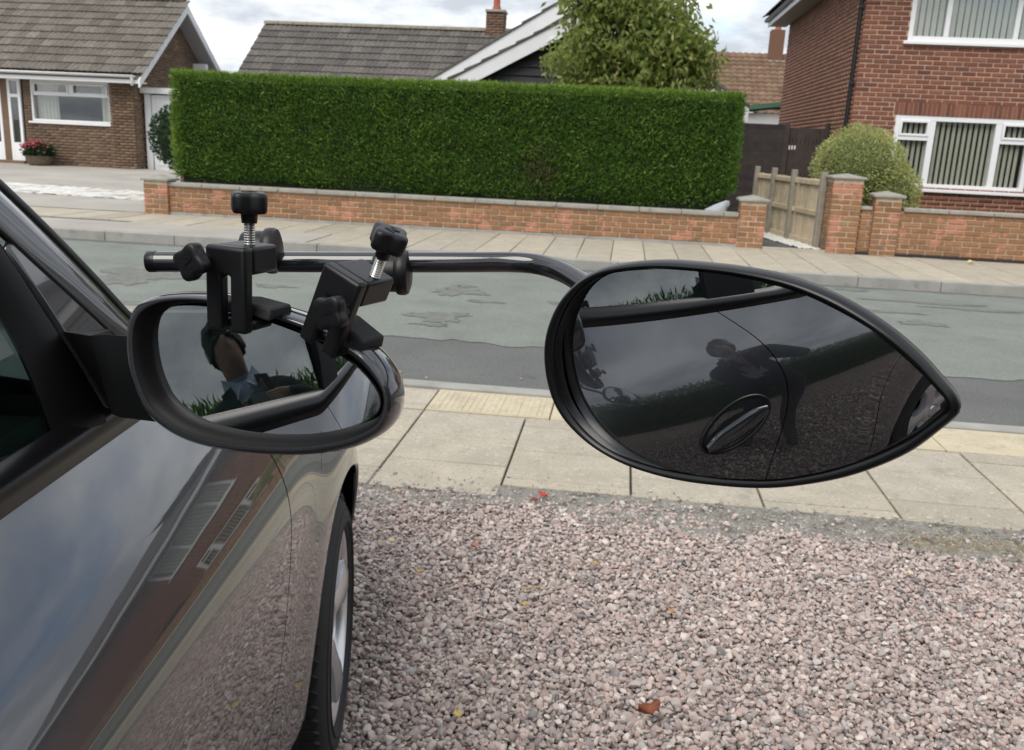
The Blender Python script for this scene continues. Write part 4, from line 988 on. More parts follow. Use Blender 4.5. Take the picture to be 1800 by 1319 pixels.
ng = bpy.data.node_groups.new('gravel_scatter', 'GeometryNodeTree')
ng.interface.new_socket('Geometry', in_out='INPUT', socket_type='NodeSocketGeometry'); ng.interface.new_socket('Geometry', in_out='OUTPUT', socket_type='NodeSocketGeometry')
gi = ng.nodes.new('NodeGroupInput'); go = ng.nodes.new('NodeGroupOutput'); ip = ng.nodes.new('GeometryNodeInstanceOnPoints'); ci = ng.nodes.new('GeometryNodeCollectionInfo')
ci.inputs['Collection'].default_value = stones; ci.inputs['Separate Children'].default_value = True; ci.inputs['Reset Children'].default_value = True
ip.inputs['Pick Instance'].default_value = True
def named(nm, ty):
    q = ng.nodes.new('GeometryNodeInputNamedAttribute'); q.data_type = ty; q.inputs['Name'].default_value = nm; return q.outputs[0]
ng.links.new(gi.outputs[0], ip.inputs['Points']); ng.links.new(ci.outputs[0], ip.inputs['Instance'])
ng.links.new(named('pick', 'INT'), ip.inputs['Instance Index'])
e2r = ng.nodes.new('FunctionNodeEulerToRotation'); ng.links.new(named('turn', 'FLOAT_VECTOR'), e2r.inputs[0]); ng.links.new(e2r.outputs[0], ip.inputs['Rotation'])
ng.links.new(named('size', 'FLOAT'), ip.inputs['Scale']); ng.links.new(ip.outputs[0], go.inputs[0])
gm = gravel.modifiers.new('scatter', 'NODES'); gm.node_group = ng
# litter
def litter(name, px, py, L_, W_, col, label, z=.012, curl=.35, rz=None):
    p = G(px, py, z); a = rz if rz is not None else random.uniform(0, 6.28)
    m4 = Matrix.Translation(p) @ Matrix.Rotation(a, 4, 'Z') @ Matrix.Rotation(random.uniform(-.3, .3), 4, 'X')
    rows = []
    for i in range(7):
        u = i/6; w = W_*(math.sin(math.pi*(u*.94+.03))**.8)*(1+.22*math.sin(i*2.3))
        rows.append([m4 @ Vector((L_*(u-.5), w*v, curl*L_*((u-.5)**2)*1.6 + curl*W_*abs(v)*1.2 + .002)) for v in (-.5, -.25, 0, .25, .5)])
    b = MB(); b.grid(rows); o = b.build(name, mat('leaf '+label[:12], col, .6, var=.3, vscale=150), None, smooth=180, fix=False)
    tag(o, label, 'leaf'); sd = o.modifiers.new('t', 'SOLIDIFY'); sd.thickness = .0008
    return o
litter('fallen_leaf', 1140, 1257, .060, .042, (.20,.055,.018), 'curled brown fallen leaf on the gravel near the bottom edge', z=.022, curl=.7)
litter('fallen_leaf', 955, 873, .055, .03, (.45,.035,.03), 'bright red leaf at the edge of the gravel by the paving', z=.012)
litter('fallen_leaf', 940, 880, .035, .02, (.22,.03,.03), 'small dark maroon leaf beside the bright red leaf', z=.010)
for i, (px, py, c, lb_) in enumerate([(737,1007,(.42,.30,.09),'small yellow leaf on the gravel nearest the car wheel'),(700,867,(.40,.30,.13),'yellow leaf lying at the paving edge by the car'),(1047,993,(.40,.27,.10),'small ochre leaf on gravel under the towing mirror'),
        (806,1258,(.52,.40,.12),'straw-coloured leaf scrap low on the gravel'),(922,1064,(.45,.32,.10),'yellow leaf scrap in the middle of the gravel'),(1180,1077,(.42,.2,.06),'orange-brown leaf scrap right of the gravel centre'),(673,935,(.22,.24,.09),'greenish leaf on the gravel close to the tyre'),
        (690,952,(.55,.47,.25),'pale dry leaf on the gravel below the greenish one'),(834,960,(.40,.14,.06),'russet leaf scrap on the gravel behind the paving'),(1600,1010,(.62,.55,.36),'cream leaf on the gravel towards the right edge')]):
    litter('leaf_scrap', px, py, .034, .018, c, lb_, z=.014)
p0 = G(917,1036,.022); p1 = G(955,1031,.028)
tag(MB().tube([p0, (p0+p1)/2+Vector((0,0,.003)), p1], [.0026,.0030,.0018], 6).build('twig', M['dry_grass'], None, smooth=60), 'short straw-coloured twig lying on the gravel', 'twig')
tag(litter('fallen_leaf', 1707, 463, .13, .09, (.75,.65,.35), 'pale yellow leaf at the foot of the right-hand garden wall', z=ZF+.01), None)
n = 900; s = rng.uniform(1.15, 2.3, n); d = 3.40+.05*rng.normal(size=n)-.02*s
pts = np.array([sw(a, c, -.005) for a, c in zip(s, d)])
o = leaf_cloud('dry_grass', pts, np.c_[rng.normal(0, .8, n), rng.normal(0, .8, n), np.abs(rng.normal(.35, .3, n))], rng.uniform(.015, .05, n), .003, M['dry_grass'], None)
tag(o, 'straggly dry yellow grass along the gravel edge at right', None, None, 'stuff')

# ------------------------------------------------------------------ car
def paintmat():
    m = mat('graphite metallic paint', (.042,.044,.049), .24, metal=.55, coat=1.0, spec=.5)
    nt = m.node_tree; p = nt.nodes['Principled BSDF']; p.inputs['Coat IOR'].default_value = 1.82
    geo = N(nt, 'ShaderNodeNewGeometry'); no = N(nt, 'ShaderNodeTexNoise', i_Scale=5.0, i_Detail=1.0); L(nt, geo.outputs['Position'], no.inputs['Vector'])
    bp = N(nt, 'ShaderNodeBump'); bp.inputs['Strength'].default_value = .07; bp.inputs['Distance'].default_value = .004; L(nt, no.outputs['Fac'], bp.inputs['Height']); L(nt, bp.outputs[0], p.inputs['Coat Normal'])
    fl = N(nt, 'ShaderNodeTexNoise', i_Scale=2600.0, i_Detail=0.0); L(nt, geo.outputs['Position'], fl.inputs['Vector'])
    b2 = N(nt, 'ShaderNodeBump'); b2.inputs['Strength'].default_value = .10; b2.inputs['Distance'].default_value = .0004; L(nt, fl.outputs['Fac'], b2.inputs['Height']); L(nt, b2.outputs[0], p.inputs['Normal'])
    return m
M['paint'] = paintmat()
M['trim'] = mat('satin black trim', (.007,.007,.008), .28, spec=.4, bump=.05, bscale=900, bdist=.0005)
M['gloss_trim'] = mat('dark grey gloss plastic', (.040,.042,.048), .14, metal=.4, coat=1.0)
M['frame'] = mat('matt black window frame', (.004,.004,.0045), .5, spec=.18)
M['rubber'] = mat('tyre rubber', (.016,.016,.017), .75, var=.2, vscale=30, bump=.3, bscale=200)
M['alloy'] = mat('silver alloy', (.62,.63,.65), .28, metal=.85, var=.03)
M['interior'] = mat('dark interior plastic', (.05,.062,.062), .7, bump=.2, bscale=300)
M['seat'] = mat('grey green seat fabric', (.16,.20,.19), .9, var=.15, vscale=40)
M['carglass'] = glass('car side glass', (.45,.52,.50), .125, 1.0)
M['mirror'] = mat('mirror silvering', (.88,.90,.92), .0, metal=1.0)
M['dark'] = mat('black underbody', (.008,.008,.008), .9)
XS = -.36; XC = -1.23
PROF = spline1([.20,.27,.36,.46,.56,.66,.70,.75,.775,.80,.84,.876,.90,.95,1.0], [-.070,-.030,-.012,-.003,0,0,-.0007,-.004,-.0085,-.0155,-.0345,-.0590,-.0775,-.1210,-.165])
HUBS = (1.90, -.70)
def plan(Y):
    o = -.010*((Y-.4)/1.2)**2
    if Y > 2.0: o -= .55*(Y-2.0)**2
    if Y < -1.0: o -= .40*(-1.0-Y)**2
    return o
def ztop(Y): return 1.0 - .06*max(0, Y-1.5)**1.3*2.2 if Y > 1.5 else 1.0
def bodyX(Y, z, zt=1.0):
    zn = .2 + .8*(z-.2)/(zt-.2); x = XS + PROF(zn) + plan(Y)
    for h in HUBS:
        r = math.hypot(Y-h, z-.30); x += .020*math.exp(-((r-.372)/.095)**2)*(1 if r > .2 else 0)
    return x
car = empty('car', (-1.23, .6, -.02), 0, 'dark grey car parked on the gravel at left, nose towards the street', 'car')
ARCH = .372
def panel(name, y0, y1, m, parent, nz=54, step=.018, off=0, arch=(), mirror=False, zlo=.2):
    rows = []; lo = min(y0(z) for z in np.linspace(.2, 1, 9)); hi = max(y1(z) for z in np.linspace(.2, 1, 9)); ny = max(6, int((hi-lo)/step))
    for i in range(nz+1):
        v = i/nz; row = []
        for j in range(ny+1):
            zr = zlo+(1-zlo)*v; Y = y0(zr) + (y1(zr)-y0(zr))*j/ny; zt = ztop(Y); z = zlo + (zt-zlo)*v
            row.append([Y, z, zt])
        rows.append(row)
    inside = {}
    for a in arch:
        for i, row in enumerate(rows):
            for j, q in enumerate(row):
                dy, dz = q[0]-a, q[1]-.30; r = math.hypot(dy, dz)
                if r < ARCH:
                    if r > ARCH-.026:
                        q[0] = a+dy/r*ARCH; q[1] = .30+dz/r*ARCH
                    else: inside[(i, j)] = 1
    V = []; idx = {}
    for i, row in enumerate(rows):
        for j, (Y, z, zt) in enumerate(row):
            x = bodyX(Y, z, zt)+off
            if mirror: x = 2*XC-x
            idx[(i, j)] = len(V); V.append((x, Y, z))
    F = []
    for i in range(nz):
        for j in range(ny):
            c = [(i,j),(i,j+1),(i+1,j+1),(i+1,j)]
            if any(k in inside for k in c): continue
            F.append(tuple(idx[k] for k in c))
    b = MB(); b.add(V, F); o = b.build(name, m, parent, smooth=170, fix=False)
    return o
sh1 = spline1([.2,.35,.5,.65,.78,.9,1.0], [1.18,1.235,1.345,1.43,1.475,1.50,1.505])
sh2 = spline1([.2,.46,.65,.82,.92,1.0], [.36,.30,.21,.17,.21,.31])
sh3 = spline1([.2,.5,.7,.85,1.0], [-.22,-.24,-.32,-.50,-.66])
g = .0022
door = panel('front_door', lambda z: sh2(z)+g, lambda z: sh1(z)-g, M['paint'], car)
wing = panel('front_wing', lambda z: sh1(z)+g, lambda z: 2.78, M['paint'], car, arch=(HUBS[0],), nz=60, step=.016)
rdoor = panel('rear_door', lambda z: sh3(z)+g, lambda z: sh2(z)-g, M['paint'], car, arch=(HUBS[1],))
quarter = panel('rear_quarter', lambda z: -1.62, lambda z: sh3(z)-g, M['paint'], car, arch=(HUBS[1],), nz=60, step=.016)
panel('inner_body', lambda z: -1.60, lambda z: 2.74, M['dark'], car, off=-.016, arch=HUBS, step=.02)
panel('far_side', lambda z: -1.62, lambda z: 2.78, M['paint'], car, arch=HUBS, mirror=True, step=.02)
MB().box((-1.88,-1.5,.22), (-.60,2.55,.62)).build('underbody', M['dark'], car)
# wheel-arch lips
for h, pr in ((HUBS[0], wing), (HUBS[1], quarter)):
    b = MB(); pts = []
    for a in np.linspace(-.15, math.pi+.15, 60):
        Y = h+ARCH*math.cos(a); z = .30+ARCH*math.sin(a)
        if z > .2: pts.append((bodyX(Y, z, ztop(Y))-.006, Y, z))
    b.tube(pts, .006, 6).build('arch_lip', M['paint'], pr, smooth=60)
    # arch liner
    lin = MB(); lin.grid([[(x, h+(ARCH+.004)*math.cos(a), .30+(ARCH+.004)*math.sin(a)) for x in (-.425,-.62)] for a in np.linspace(.45, math.pi+.2, 40)]); lin.build('arch_liner', M['dark'], pr, fix=False)
# bumpers / ends
b = MB(); rows = []
for z in np.linspace(.2, ztop(2.78), 10): rows.append([(x, 2.78+.10*(1-((x-XC)/.66)**2), z) for x in np.linspace(bodyX(2.78, z, ztop(2.78)), 2*XC-bodyX(2.78, z, ztop(2.78)), 16)])
b.grid(rows); b.build('front_bumper', M['paint'], car, smooth=170, fix=False)
b = MB(); rows = []
for z in np.linspace(.2, 1.0, 12): rows.append([(x, -1.62-.08*(1-((x-XC)/.8)**2), z) for x in np.linspace(bodyX(-1.62, z), 2*XC-bodyX(-1.62, z), 16)])
b.grid(rows); b.build('tailgate', M['paint'], car, smooth=170, fix=False)
# bonnet
b = MB(); rows = []
for Y in np.linspace(1.30, 2.78, 30):
    zt = ztop(Y); x0 = bodyX(Y, zt, zt)
    rows.append([(XC+(x0-XC)*u, Y, zt + .055*(1-abs(u)**2.4) - .004) for u in np.linspace(1, -1, 25)])
b.grid(rows); b.build('bonnet', M['paint'], car, smooth=170, fix=False)
# greenhouse: everything sits on the side plane x = -.525 - .45 (z-1)
def sp(Y, z, off=0.0): return Vector((-.525-.45*(z-1)+off*.912, Y, z+off*.41))
def mir(p): return Vector((2*XC-p[0], p[1], p[2]))
PE = [(1.50,.985),(1.41,1.045),(1.334,1.11),(1.312,1.141),(1.243,1.234),(1.177,1.309),(1.08,1.392),(.95,1.447),(.72,1.480),(.3,1.495),(-.5,1.485),(-1.1,1.43),(-1.4,1.30),(-1.55,1.02)]
PG = [(1.40,.985),(1.31,1.055),(1.235,1.132),(1.222,1.148),(1.165,1.212),(1.110,1.275),(1.03,1.343),(.92,1.395),(.72,1.425),(.3,1.437),(-.5,1.427),(-1.02,1.375),(-1.25,1.26),(-1.36,1.02)]
def resample(pts, n):
    P = np.array(pts); s = np.r_[0, np.cumsum(np.linalg.norm(np.diff(P, axis=0), axis=1))]
    fy = spline1(s, P[:, 0]); fz = spline1(s, P[:, 1]); return [(fy(t), fz(t)) for t in np.linspace(0, s[-1], n)]
pe = resample(PE, 90); pg = resample(PG, 90)
for mi in (False, True):
    b = MB(); rows = []
    for (a, c) in zip(pe, pg):
        row = []
        for k in range(11):
            u = k/10; Y = a[0]+(c[0]-a[0])*u; z = a[1]+(c[1]-a[1])*u
            o = .020*math.sin(math.pi*(u*.82+.10))-.002; p = sp(Y, z, o) + Vector((-.030*max(0, .55-u), 0, .022*max(0, .55-u))); row.append(mir(p) if mi else p)
        rows.append(row)
    b.grid(rows); b.build('pillar_rail' if mi else 'roof_pillar', M['paint'], car, smooth=170, fix=False)
b = MB(); b.tube([sp(a[0]+.012, a[1]+.006, -.006) for a in pe[:46]], .010, 8).build('windscreen_trim', M['trim'], car, smooth=60)
b = MB(); b.tube([sp(a[0]-.004, a[1]-.004, .010) for a in pg[:40]], .0055, 8).build('door_seal', M['trim'], car, smooth=60)
# roof and windscreen
top = [p for p in pe if p[0] < 1.09 and p[1] > 1.40]
b = MB(); rows = []
for (Y, z) in top:
    e_ = sp(Y, z, 0); rows.append([(XC+(e_.x-XC)*u, Y+.06*(1-u*u)*(1 if Y > .6 else -.3), z+.05*(1-abs(u)**2.2)) for u in np.linspace(1, -1, 21)])
b.grid(rows); b.build('roof', M['paint'], car, smooth=170, fix=False)
b = MB(); rows = []
for (Y, z) in [p for p in pe if p[0] > 1.05]:
    e_ = sp(Y, z, -.004); rows.append([(XC+(e_.x-XC)*u, Y+.16*(1-u*u), z+.012) for u in np.linspace(1, -1, 21)])
b.grid(rows); b.build('windscreen', M['carglass'], car, smooth=170, fix=False)
def splate(name, poly, m, off=0.0, th=.012, parent=None, bev=.003, mi=False):
    b = MB(); P = [sp(y, z, off) for y, z in poly]
    if mi: P = [mir(p) for p in P]
    b.prism(P, Vector((-.912*(-1 if mi else 1), 0, -.41))*th); return b.build(name, m, parent or car, bev=bev)
# door window frame: black band between the quarter trim and the glass
sail = splate('corner_trim', [(1.125,1.252),(1.222,1.140),(1.30,1.05),(1.285,1.015),(1.145,1.03),(1.137,1.112),(1.126,1.171),(1.108,1.243)], M['gloss_trim'], .012, .02, bev=.006)
FR = [(1.112,1.262),(1.124,1.171),(1.137,1.112),(1.150,1.015),(1.034,1.036),(1.052,1.087),(1.060,1.118),(1.058,1.183),(1.035,1.245),(.975,1.318),(.88,1.365),(.72,1.393),(.33,1.402),(.27,1.402),(.27,1.05),(.33,1.05),(.33,1.40)]
outer = [(1.150,1.015),(1.137,1.112),(1.124,1.171),(1.108,1.252),(1.03,1.338),(.92,1.390),(.72,1.420),(.255,1.432)]
inner = [(1.034,1.030),(1.056,1.105),(1.058,1.183),(1.035,1.245),(.975,1.315),(.88,1.362),(.72,1.390),(.255,1.400)]
oo = resample(outer, 40); ii = resample(inner, 40)
b = MB(); b.grid([[sp(*a, .006), sp((a[0]*.7+c[0]*.3), (a[1]*.7+c[1]*.3), .014), sp((a[0]*.3+c[0]*.7), (a[1]*.3+c[1]*.7), .010), sp(*c, -.012)] for a, c in zip(oo, ii)]); b.build('window_frame', M['frame'], car, smooth=170, fix=False)
splate('window_pillar', [(.335,1.02),(.165,1.02),(.15,1.425),(.335,1.425)], M['frame'], .006, .05)
gl = [(1.05,1.02),(1.066,1.105),(1.066,1.19),(1.04,1.25),(.98,1.325),(.88,1.372),(.72,1.40),(.33,1.41),(.33,1.02)]
splate('front_window', gl, M['carglass'], -.010, .0035, bev=0)
splate('rear_window', [(.17,1.02),(.17,1.41),(-.45,1.41),(-.62,1.36),(-.72,1.02)], M['carglass'], -.010, .0035, bev=0)
splate('window_pillar', [(-.70,1.01),(-.60,1.37),(-.50,1.42),(-1.05,1.37),(-1.25,1.25),(-1.36,1.01)], M['paint'], .0, .03)
splate('far_window', [(1.1,1.02),(1.06,1.25),(.9,1.37),(.3,1.41),(-.5,1.40),(-.75,1.02)], M['carglass'], -.010, .0035, bev=0, mi=True)
# belt moulding
b = MB(); rows = []
for Y in np.linspace(1.24, -.70, 80):
    q = max(0, (Y-1.10)/.14)
    rows.append([sp(Y, 1.040-.004*q, -.012), sp(Y, 1.042-.004*q, -.004), sp(Y, 1.030, .010), sp(Y, 1.016, .013), sp(Y, 1.004, .009), sp(Y, .994, -.002)])
b.grid(rows); b.build('belt_moulding', M['trim'], car, smooth=50, fix=False)
b = MB(); b.grid([[sp(Y, 1.035, -.012), sp(Y, 1.06, -.022), sp(Y, 1.03, -.09), sp(Y, .85, -.10)] for Y in np.linspace(1.15, -.7, 24)]); b.build('door_card', M['seat'], car, smooth=170, fix=False)
# interior
MB().box((-1.93,.98,.55), (-.62,1.34,.97)).build('dashboard', M['interior'], car, bev=.05, bseg=4)
for k in range(3): MB().box((-.72,.968,.895+.018*k), (-.63,.978,.899+.018*k)).build('air_vent', M['alloy'], car)
MB().lathe([(.17+.016*math.cos(a), .016*math.sin(a)) for a in np.linspace(0, 2*math.pi, 13)], Matrix.Translation((-.90,.80,.93)) @ Matrix.Rotation(rad(62), 4, 'X'), 40).build('steering_wheel', M['interior'], car, smooth=170)
for x in (-.86, -1.58):
    b = MB(); b.prism([(x-.25,-.10,.45),(x-.25,.45,.48),(x-.25,.45,.58),(x-.25,0,.58),(x-.25,-.22,1.10),(x-.25,-.34,1.10),(x-.25,-.14,.5)], (.5,0,0)); st = b.build('seat', M['seat'], car, bev=.05, bseg=4)
    MB().box((x-.13,-.36,1.15), (x+.13,-.27,1.34)).build('headrest', M['seat'], st, bev=.04, bseg=4)
MB().box((-1.85,-1.0,.5), (-.6,-.75,1.12)).build('rear_seat', M['seat'], car, bev=.06, bseg=4)
MB().box((-1.9,-1.5,.63), (-.6,2.4,.66)).build('floor', M['interior'], car)
# door handle: oval recess with a grip
hy, hz = .375, .715
def dsurf(Y, z, o=0.0): 
    e_ = .01; n_ = Vector((1, -(bodyX(Y+e_, z)-bodyX(Y-e_, z))/(2*e_), -(bodyX(Y, z+e_)-bodyX(Y, z-e_))/(2*e_))).normalized()
    return Vector((bodyX(Y, z), Y, z)) + n_*o
def oval(sc, o, nn=48, dz=0.0): return [dsurf(hy+.128*sc*math.cos(a), hz+dz+.072*sc*math.sin(a)-.036*math.cos(a)*sc, o) for a in np.linspace(0, 2*math.pi, nn, endpoint=False)]
b = MB(); b.loops([oval(1.04, -.001), oval(1.03, .004), oval(.98, .006), oval(.93, .003), oval(.90, -.002)]); hd = b.build('door_handle', M['trim'], door, smooth=170, fix=False)
b = MB(); b.loops([oval(.93, .0015), oval(.8, -.0005), oval(.4, .0005), oval(.02, .0008)], True); b.build('handle_bowl', M['dark'], door, smooth=170, fix=False)
b = MB(); rows = []
for t in np.linspace(-1, 1, 22):
    Y = hy+.114*t; zc = hz-.036*t-.010; hh = .038*(1-.55*abs(t)**3)
    rows.append([dsurf(Y, zc-hh, .002), dsurf(Y, zc-hh*.6, .010), dsurf(Y, zc, .015), dsurf(Y, zc+hh*.5, .016), dsurf(Y, zc+hh*.8, .012), dsurf(Y, zc+hh*.85, .003)])
b.grid(rows); b.build('handle_grip', M['gloss_trim'], door, smooth=170, fix=False)
# wheels
def wheel(h, steer, name):
    root_m = Matrix.Translation((-.466, h, .29)) @ Matrix.Rotation(steer, 4, 'Z') @ Matrix.Rotation(math.pi/2, 4, 'Y')   # local Z -> world +X
    b = MB(); pr = [(.222,.070),(.228,.088),(.238,.096),(.256,.100),(.277,.094),(.293,.082),(.303,.066),(.3065,.05),(.307,0),(.3065,-.05),(.303,-.066),(.29,-.085),(.25,-.10),(.21,-.09)]
    b.lathe(pr, root_m, 64); ty = b.build('tyre', M['rubber'], car, smooth=60)
    tb = MB()
    for k in range(58):
        for (x0, x1, sk) in ((-.080,-.044,.4),(-.036,-.004,0),(.004,.036,0),(.044,.080,-.4)):
            a = 2*math.pi*k/58
            m4 = root_m @ Matrix.Rotation(a, 4, 'Z') @ Matrix.Translation((.3065 if abs(x0+x1) < .1 else .3035, 0, (x0+x1)/2)) @ Matrix.Rotation(sk, 4, 'X')
            tb.cbox((0,0,0), (.007,.026,x1-x0)); 
            for q in range(8): tb.v[-8+q] = m4 @ tb.v[-8+q]
    tb.build('tread', M['rubber'], ty)
    # sidewall rings
    rg = MB()
    for r in (.242, .270): rg.lathe([(r-.003,.097-.002*(r > .25)), (r,.102-.003*(r > .25)), (r+.003,.097-.003*(r > .25))], root_m, 64)
    rg.build('sidewall_rib', M['rubber'], ty, smooth=60)
    rm = MB(); rm.lathe([(.222,-.08),(.206,-.06),(.20,.03),(.208,.066),(.219,.082),(.227,.087),(.230,.080),(.224,.070)], root_m, 56); ri = rm.build('rim', M['alloy'], car, smooth=40)
    sk = MB()
    for k in range(5):
        a = 2*math.pi*k/5+.35; m4 = root_m @ Matrix.Rotation(a, 4, 'Z')
        rows = []
        for u in np.linspace(0, 1, 9):
            r = .035+.183*u; w = .052*(1-.35*math.sin(math.pi*min(1, u*1.15)))+.02*u**4; zc = .062 + .020*math.sin(math.pi*.5*u)
            rows.append([m4 @ Vector((r, -w, zc-.03)), m4 @ Vector((r, -w*.85, zc)), m4 @ Vector((r, -w*.3, zc+.008)), m4 @ Vector((r, w*.3, zc+.008)), m4 @ Vector((r, w*.85, zc)), m4 @ Vector((r, w, zc-.03))])
        sk.grid(rows)
    sk.build('spokes', M['alloy'], ri, smooth=50, fix=False)
    hc = MB(); hc.lathe([(.080,.040),(.075,.068),(.048,.078),(.036,.068),(.030,.076),(.001,.078)], root_m, 28); hc.build('hub', M['alloy'], ri, smooth=40)
    for k in range(5):
        a = 2*math.pi*(k+.5)/5+.35; q = MB(); q.lathe([(.009,.05),(.009,.064),(.001,.065)], root_m @ Matrix.Rotation(a, 4, 'Z') @ Matrix.Translation((.052,0,0)), 8); q.build('wheel_bolt', M['alloy'], ri, smooth=40)
    bd = MB(); bd.lathe([(.001,-.01),(.15,-.01),(.15,.0),(.001,.0)], root_m, 32); bd.build('brake_disc', M['dark'], ri, smooth=40)
wheel(HUBS[0], .082, 'front'); wheel(HUBS[1], 0, 'rear')

# ------------------------------------------------------------------ mirrors
class Plane:
    def __init__(s, c, n):
        s.c = Vector(c); s.n = Vector(n).normalized(); s.ex = Vector((0,0,1)).cross(s.n); s.ex.normalize(); s.ex = -s.ex if s.ex.x < 0 else s.ex
        s.ey = s.n.cross(s.ex); s.ey = -s.ey if s.ey.z < 0 else s.ey
    def uv(s, px, py):
        p = onplane(px, py, s.c, s.n)-s.c; return (p.dot(s.ex), p.dot(s.ey))
    def at(s, u, v, w=0.0): return s.c + s.ex*u + s.ey*v + s.n*w
def outline(pl, pix, n=160): return closed_spline([pl.uv(*p) for p in pix], n)
def outward(O):
    t = np.roll(O, -1, 0)-np.roll(O, 1, 0); t /= np.linalg.norm(t, axis=1)[:, None]; nn = np.c_[t[:, 1], -t[:, 0]]
    if ((O-O.mean(0))*nn).sum() < 0: nn = -nn
    for _ in range(4): nn = (nn+np.roll(nn, 1, 0)+np.roll(nn, -1, 0)); nn /= np.linalg.norm(nn, axis=1)[:, None]
    return nn
def gapw(O, I):
    """local width between an outline and the opening inside it"""
    d = np.array([np.min(np.linalg.norm(I-o, axis=1)) for o in O])
    for _ in range(6): d = (d+np.roll(d, 1)+np.roll(d, -1))/3
    return d[:, None]
def ring(pl, O, prof, close=False, wid=1.0):
    """prof: (offset outwards, height along the normal, scale about the centre)"""
    nn = outward(O); c = O.mean(0); lo = []
    for (of, ax, sc) in prof:
        Q = c + (O-c)*sc + nn*of*wid; lo.append([pl.at(u, v, ax) for u, v in Q])
    b = MB(); b.loops(lo, close); return b
def convex(pl, O, base, Rc, extra=None, rings=30):
    c = O.mean(0); lo = []
    for k in range(rings, 0, -1):
        Q = c + (O-c)*(k/rings); lo.append([pl.at(u, v, base - ((u)**2+(v)**2)/(2*Rc) + (extra(u) if extra else 0)) for u, v in Q])
    b = MB(); b.loops(lo); m = len(O); b.add([pl.at(c[0], c[1], base-(c[0]**2+c[1]**2)/(2*Rc)+(extra(c[0]) if extra else 0))], []); ci = len(b.v)-1
    s0 = (rings-1)*m
    b.f += [(s0+j, s0+(j+1) % m, ci) for j in range(m)]
    return b
# car door mirror
YAW1, PIT1, R1 = .300, .012, 1.7
n1v = (-math.sin(YAW1)*math.cos(PIT1), -math.cos(YAW1)*math.cos(PIT1), math.sin(PIT1))
pc = PY(455, 660, .77)
pl1 = Plane(pc, (-math.sin(.30), -math.cos(.30), .04))
def c5(L_, sx=2.639, ox=200, oy=320): return [(x/sx+ox, y/sx+oy) for x, y in L_]
OUT1 = c5([(45,720),(58,630),(100,562),(180,527),(280,517),(420,522),(560,545),(700,580),(860,630),(1000,685),(1150,775),(1235,865),(1283,960),(1290,1050),(1262,1140),(1195,1200),(1080,1248),(900,1278),(700,1277),(500,1255),(350,1218),(230,1158),(140,1075),(88,970),(55,850)])
GL1 = c5([(143,735),(158,665),(195,615),(260,582),(360,572),(480,582),(600,612),(730,645),(880,700),(1000,760),(1110,840),(1190,920),(1236,1000),(1228,1065),(1170,1112),(1060,1150),(900,1175),(720,1178),(560,1162),(420,1130),(320,1090),(230,1022),(178,935),(152,840)])
O1 = outline(pl1, OUT1)
W1 = gapw(O1, outline(pl1, GL1, 400))
dm = ring(pl1, O1, [(-.52,.0030,1),(-.40,.0036,1),(-.26,.0026,1),(-.12,-.001,1),(-.02,-.008,1),(0,-.016,1),(-.05,-.028,.995),(-.1,-.045,.94),(0,-.062,.80),(0,-.076,.60),(0,-.083,.35),(0,-.085,.1)], True, W1).build('door_mirror', M['gloss_trim'], car, smooth=170, fix=False)
ring(pl1, O1, [(-1.0,-.020,1),(-.95,-.012,1),(-.86,-.005,1),(-.74,-.0005,1),(-.62,.0018,1),(-.52,.0029,1)], False, W1).build('mirror_bezel', M['frame'], dm, smooth=170, fix=False)
MB().loops([[pl1.at(u, v, -.030) for u, v in (O1.mean(0)+(O1-O1.mean(0))*k)] for k in (.97, .5, .05)], True).build('mirror_back', M['dark'], dm, fix=False)
plg = Plane(pl1.at(.004, -.003, -.014), n1v)
OG = outline(plg, GL1)
xr = OG[:, 0].max()
asph = lambda u: -2.2*max(0, u-(xr-.055))**2
convex(plg, OG, .006, R1, asph).build('mirror_glass', M['mirror'], dm, smooth=180, fix=False)
ring(plg, OG, [(-.0004,.0008,1),(.0008,.0012,1),(.0012,-.001,1),(.0008,-.003,1)]).build('glass_edge', M['trim'], dm, smooth=170, fix=False)
# dotted aspheric line on the glass
u0 = xr-.055
for k in range(14):
    v = -.078+.0065*k
    if True:
        w = .006-(u0**2+v**2)/(2*R1)+.0004
        q = MB(); q.add([plg.at(u0-.0002, v, w), plg.at(u0+.0002, v, w), plg.at(u0+.0002, v+.0035, w), plg.at(u0-.0002, v+.0035, w)], [(0,1,2,3)])
        if k < 6: q.build('aspheric_mark', M['dark'], dm, fix=False)
# arm from the corner trim to the housing
b = MB()
A0 = [sp(1.18,1.128,.012), sp(1.27,1.085,.012), sp(1.285,1.04,.012), sp(1.22,1.02,.012), sp(1.15,1.03,.012), sp(1.142,1.08,.012)]
def arm_loop(px_top, px_bot, y0, y1, k):
    t, bt = px_top, px_bot
    return [PY(t[0], t[1], y0), PY(t[0], t[1], y1), PY(bt[0], bt[1], y1), PY(bt[0], bt[1], y0)]
L0 = [sp(1.135,1.135,.010), sp(1.255,1.115,.010), sp(1.285,1.025,.012), sp(1.150,1.025,.012)]
L1 = arm_loop((158,590), (196,728), .98, 1.06, 0)
L2 = arm_loop((182,588), (210,734), .90, .97, 0)
L3 = arm_loop((250,592), (275,742), .82, .87, 0)
b.loops([L0, L1, L2, L3], True); mb_ = b.build('mirror_arm', M['frame'], car, bev=.012, bseg=3)
tag(mb_, 'black mirror foot on the corner of the door')
for x_ in (186,):
    q = MB(); q.tube([PY(x_, 596, .925), PY(x_+24, 728, .925)], .0015, 5).build('arm_seam', M['dark'], mb_)

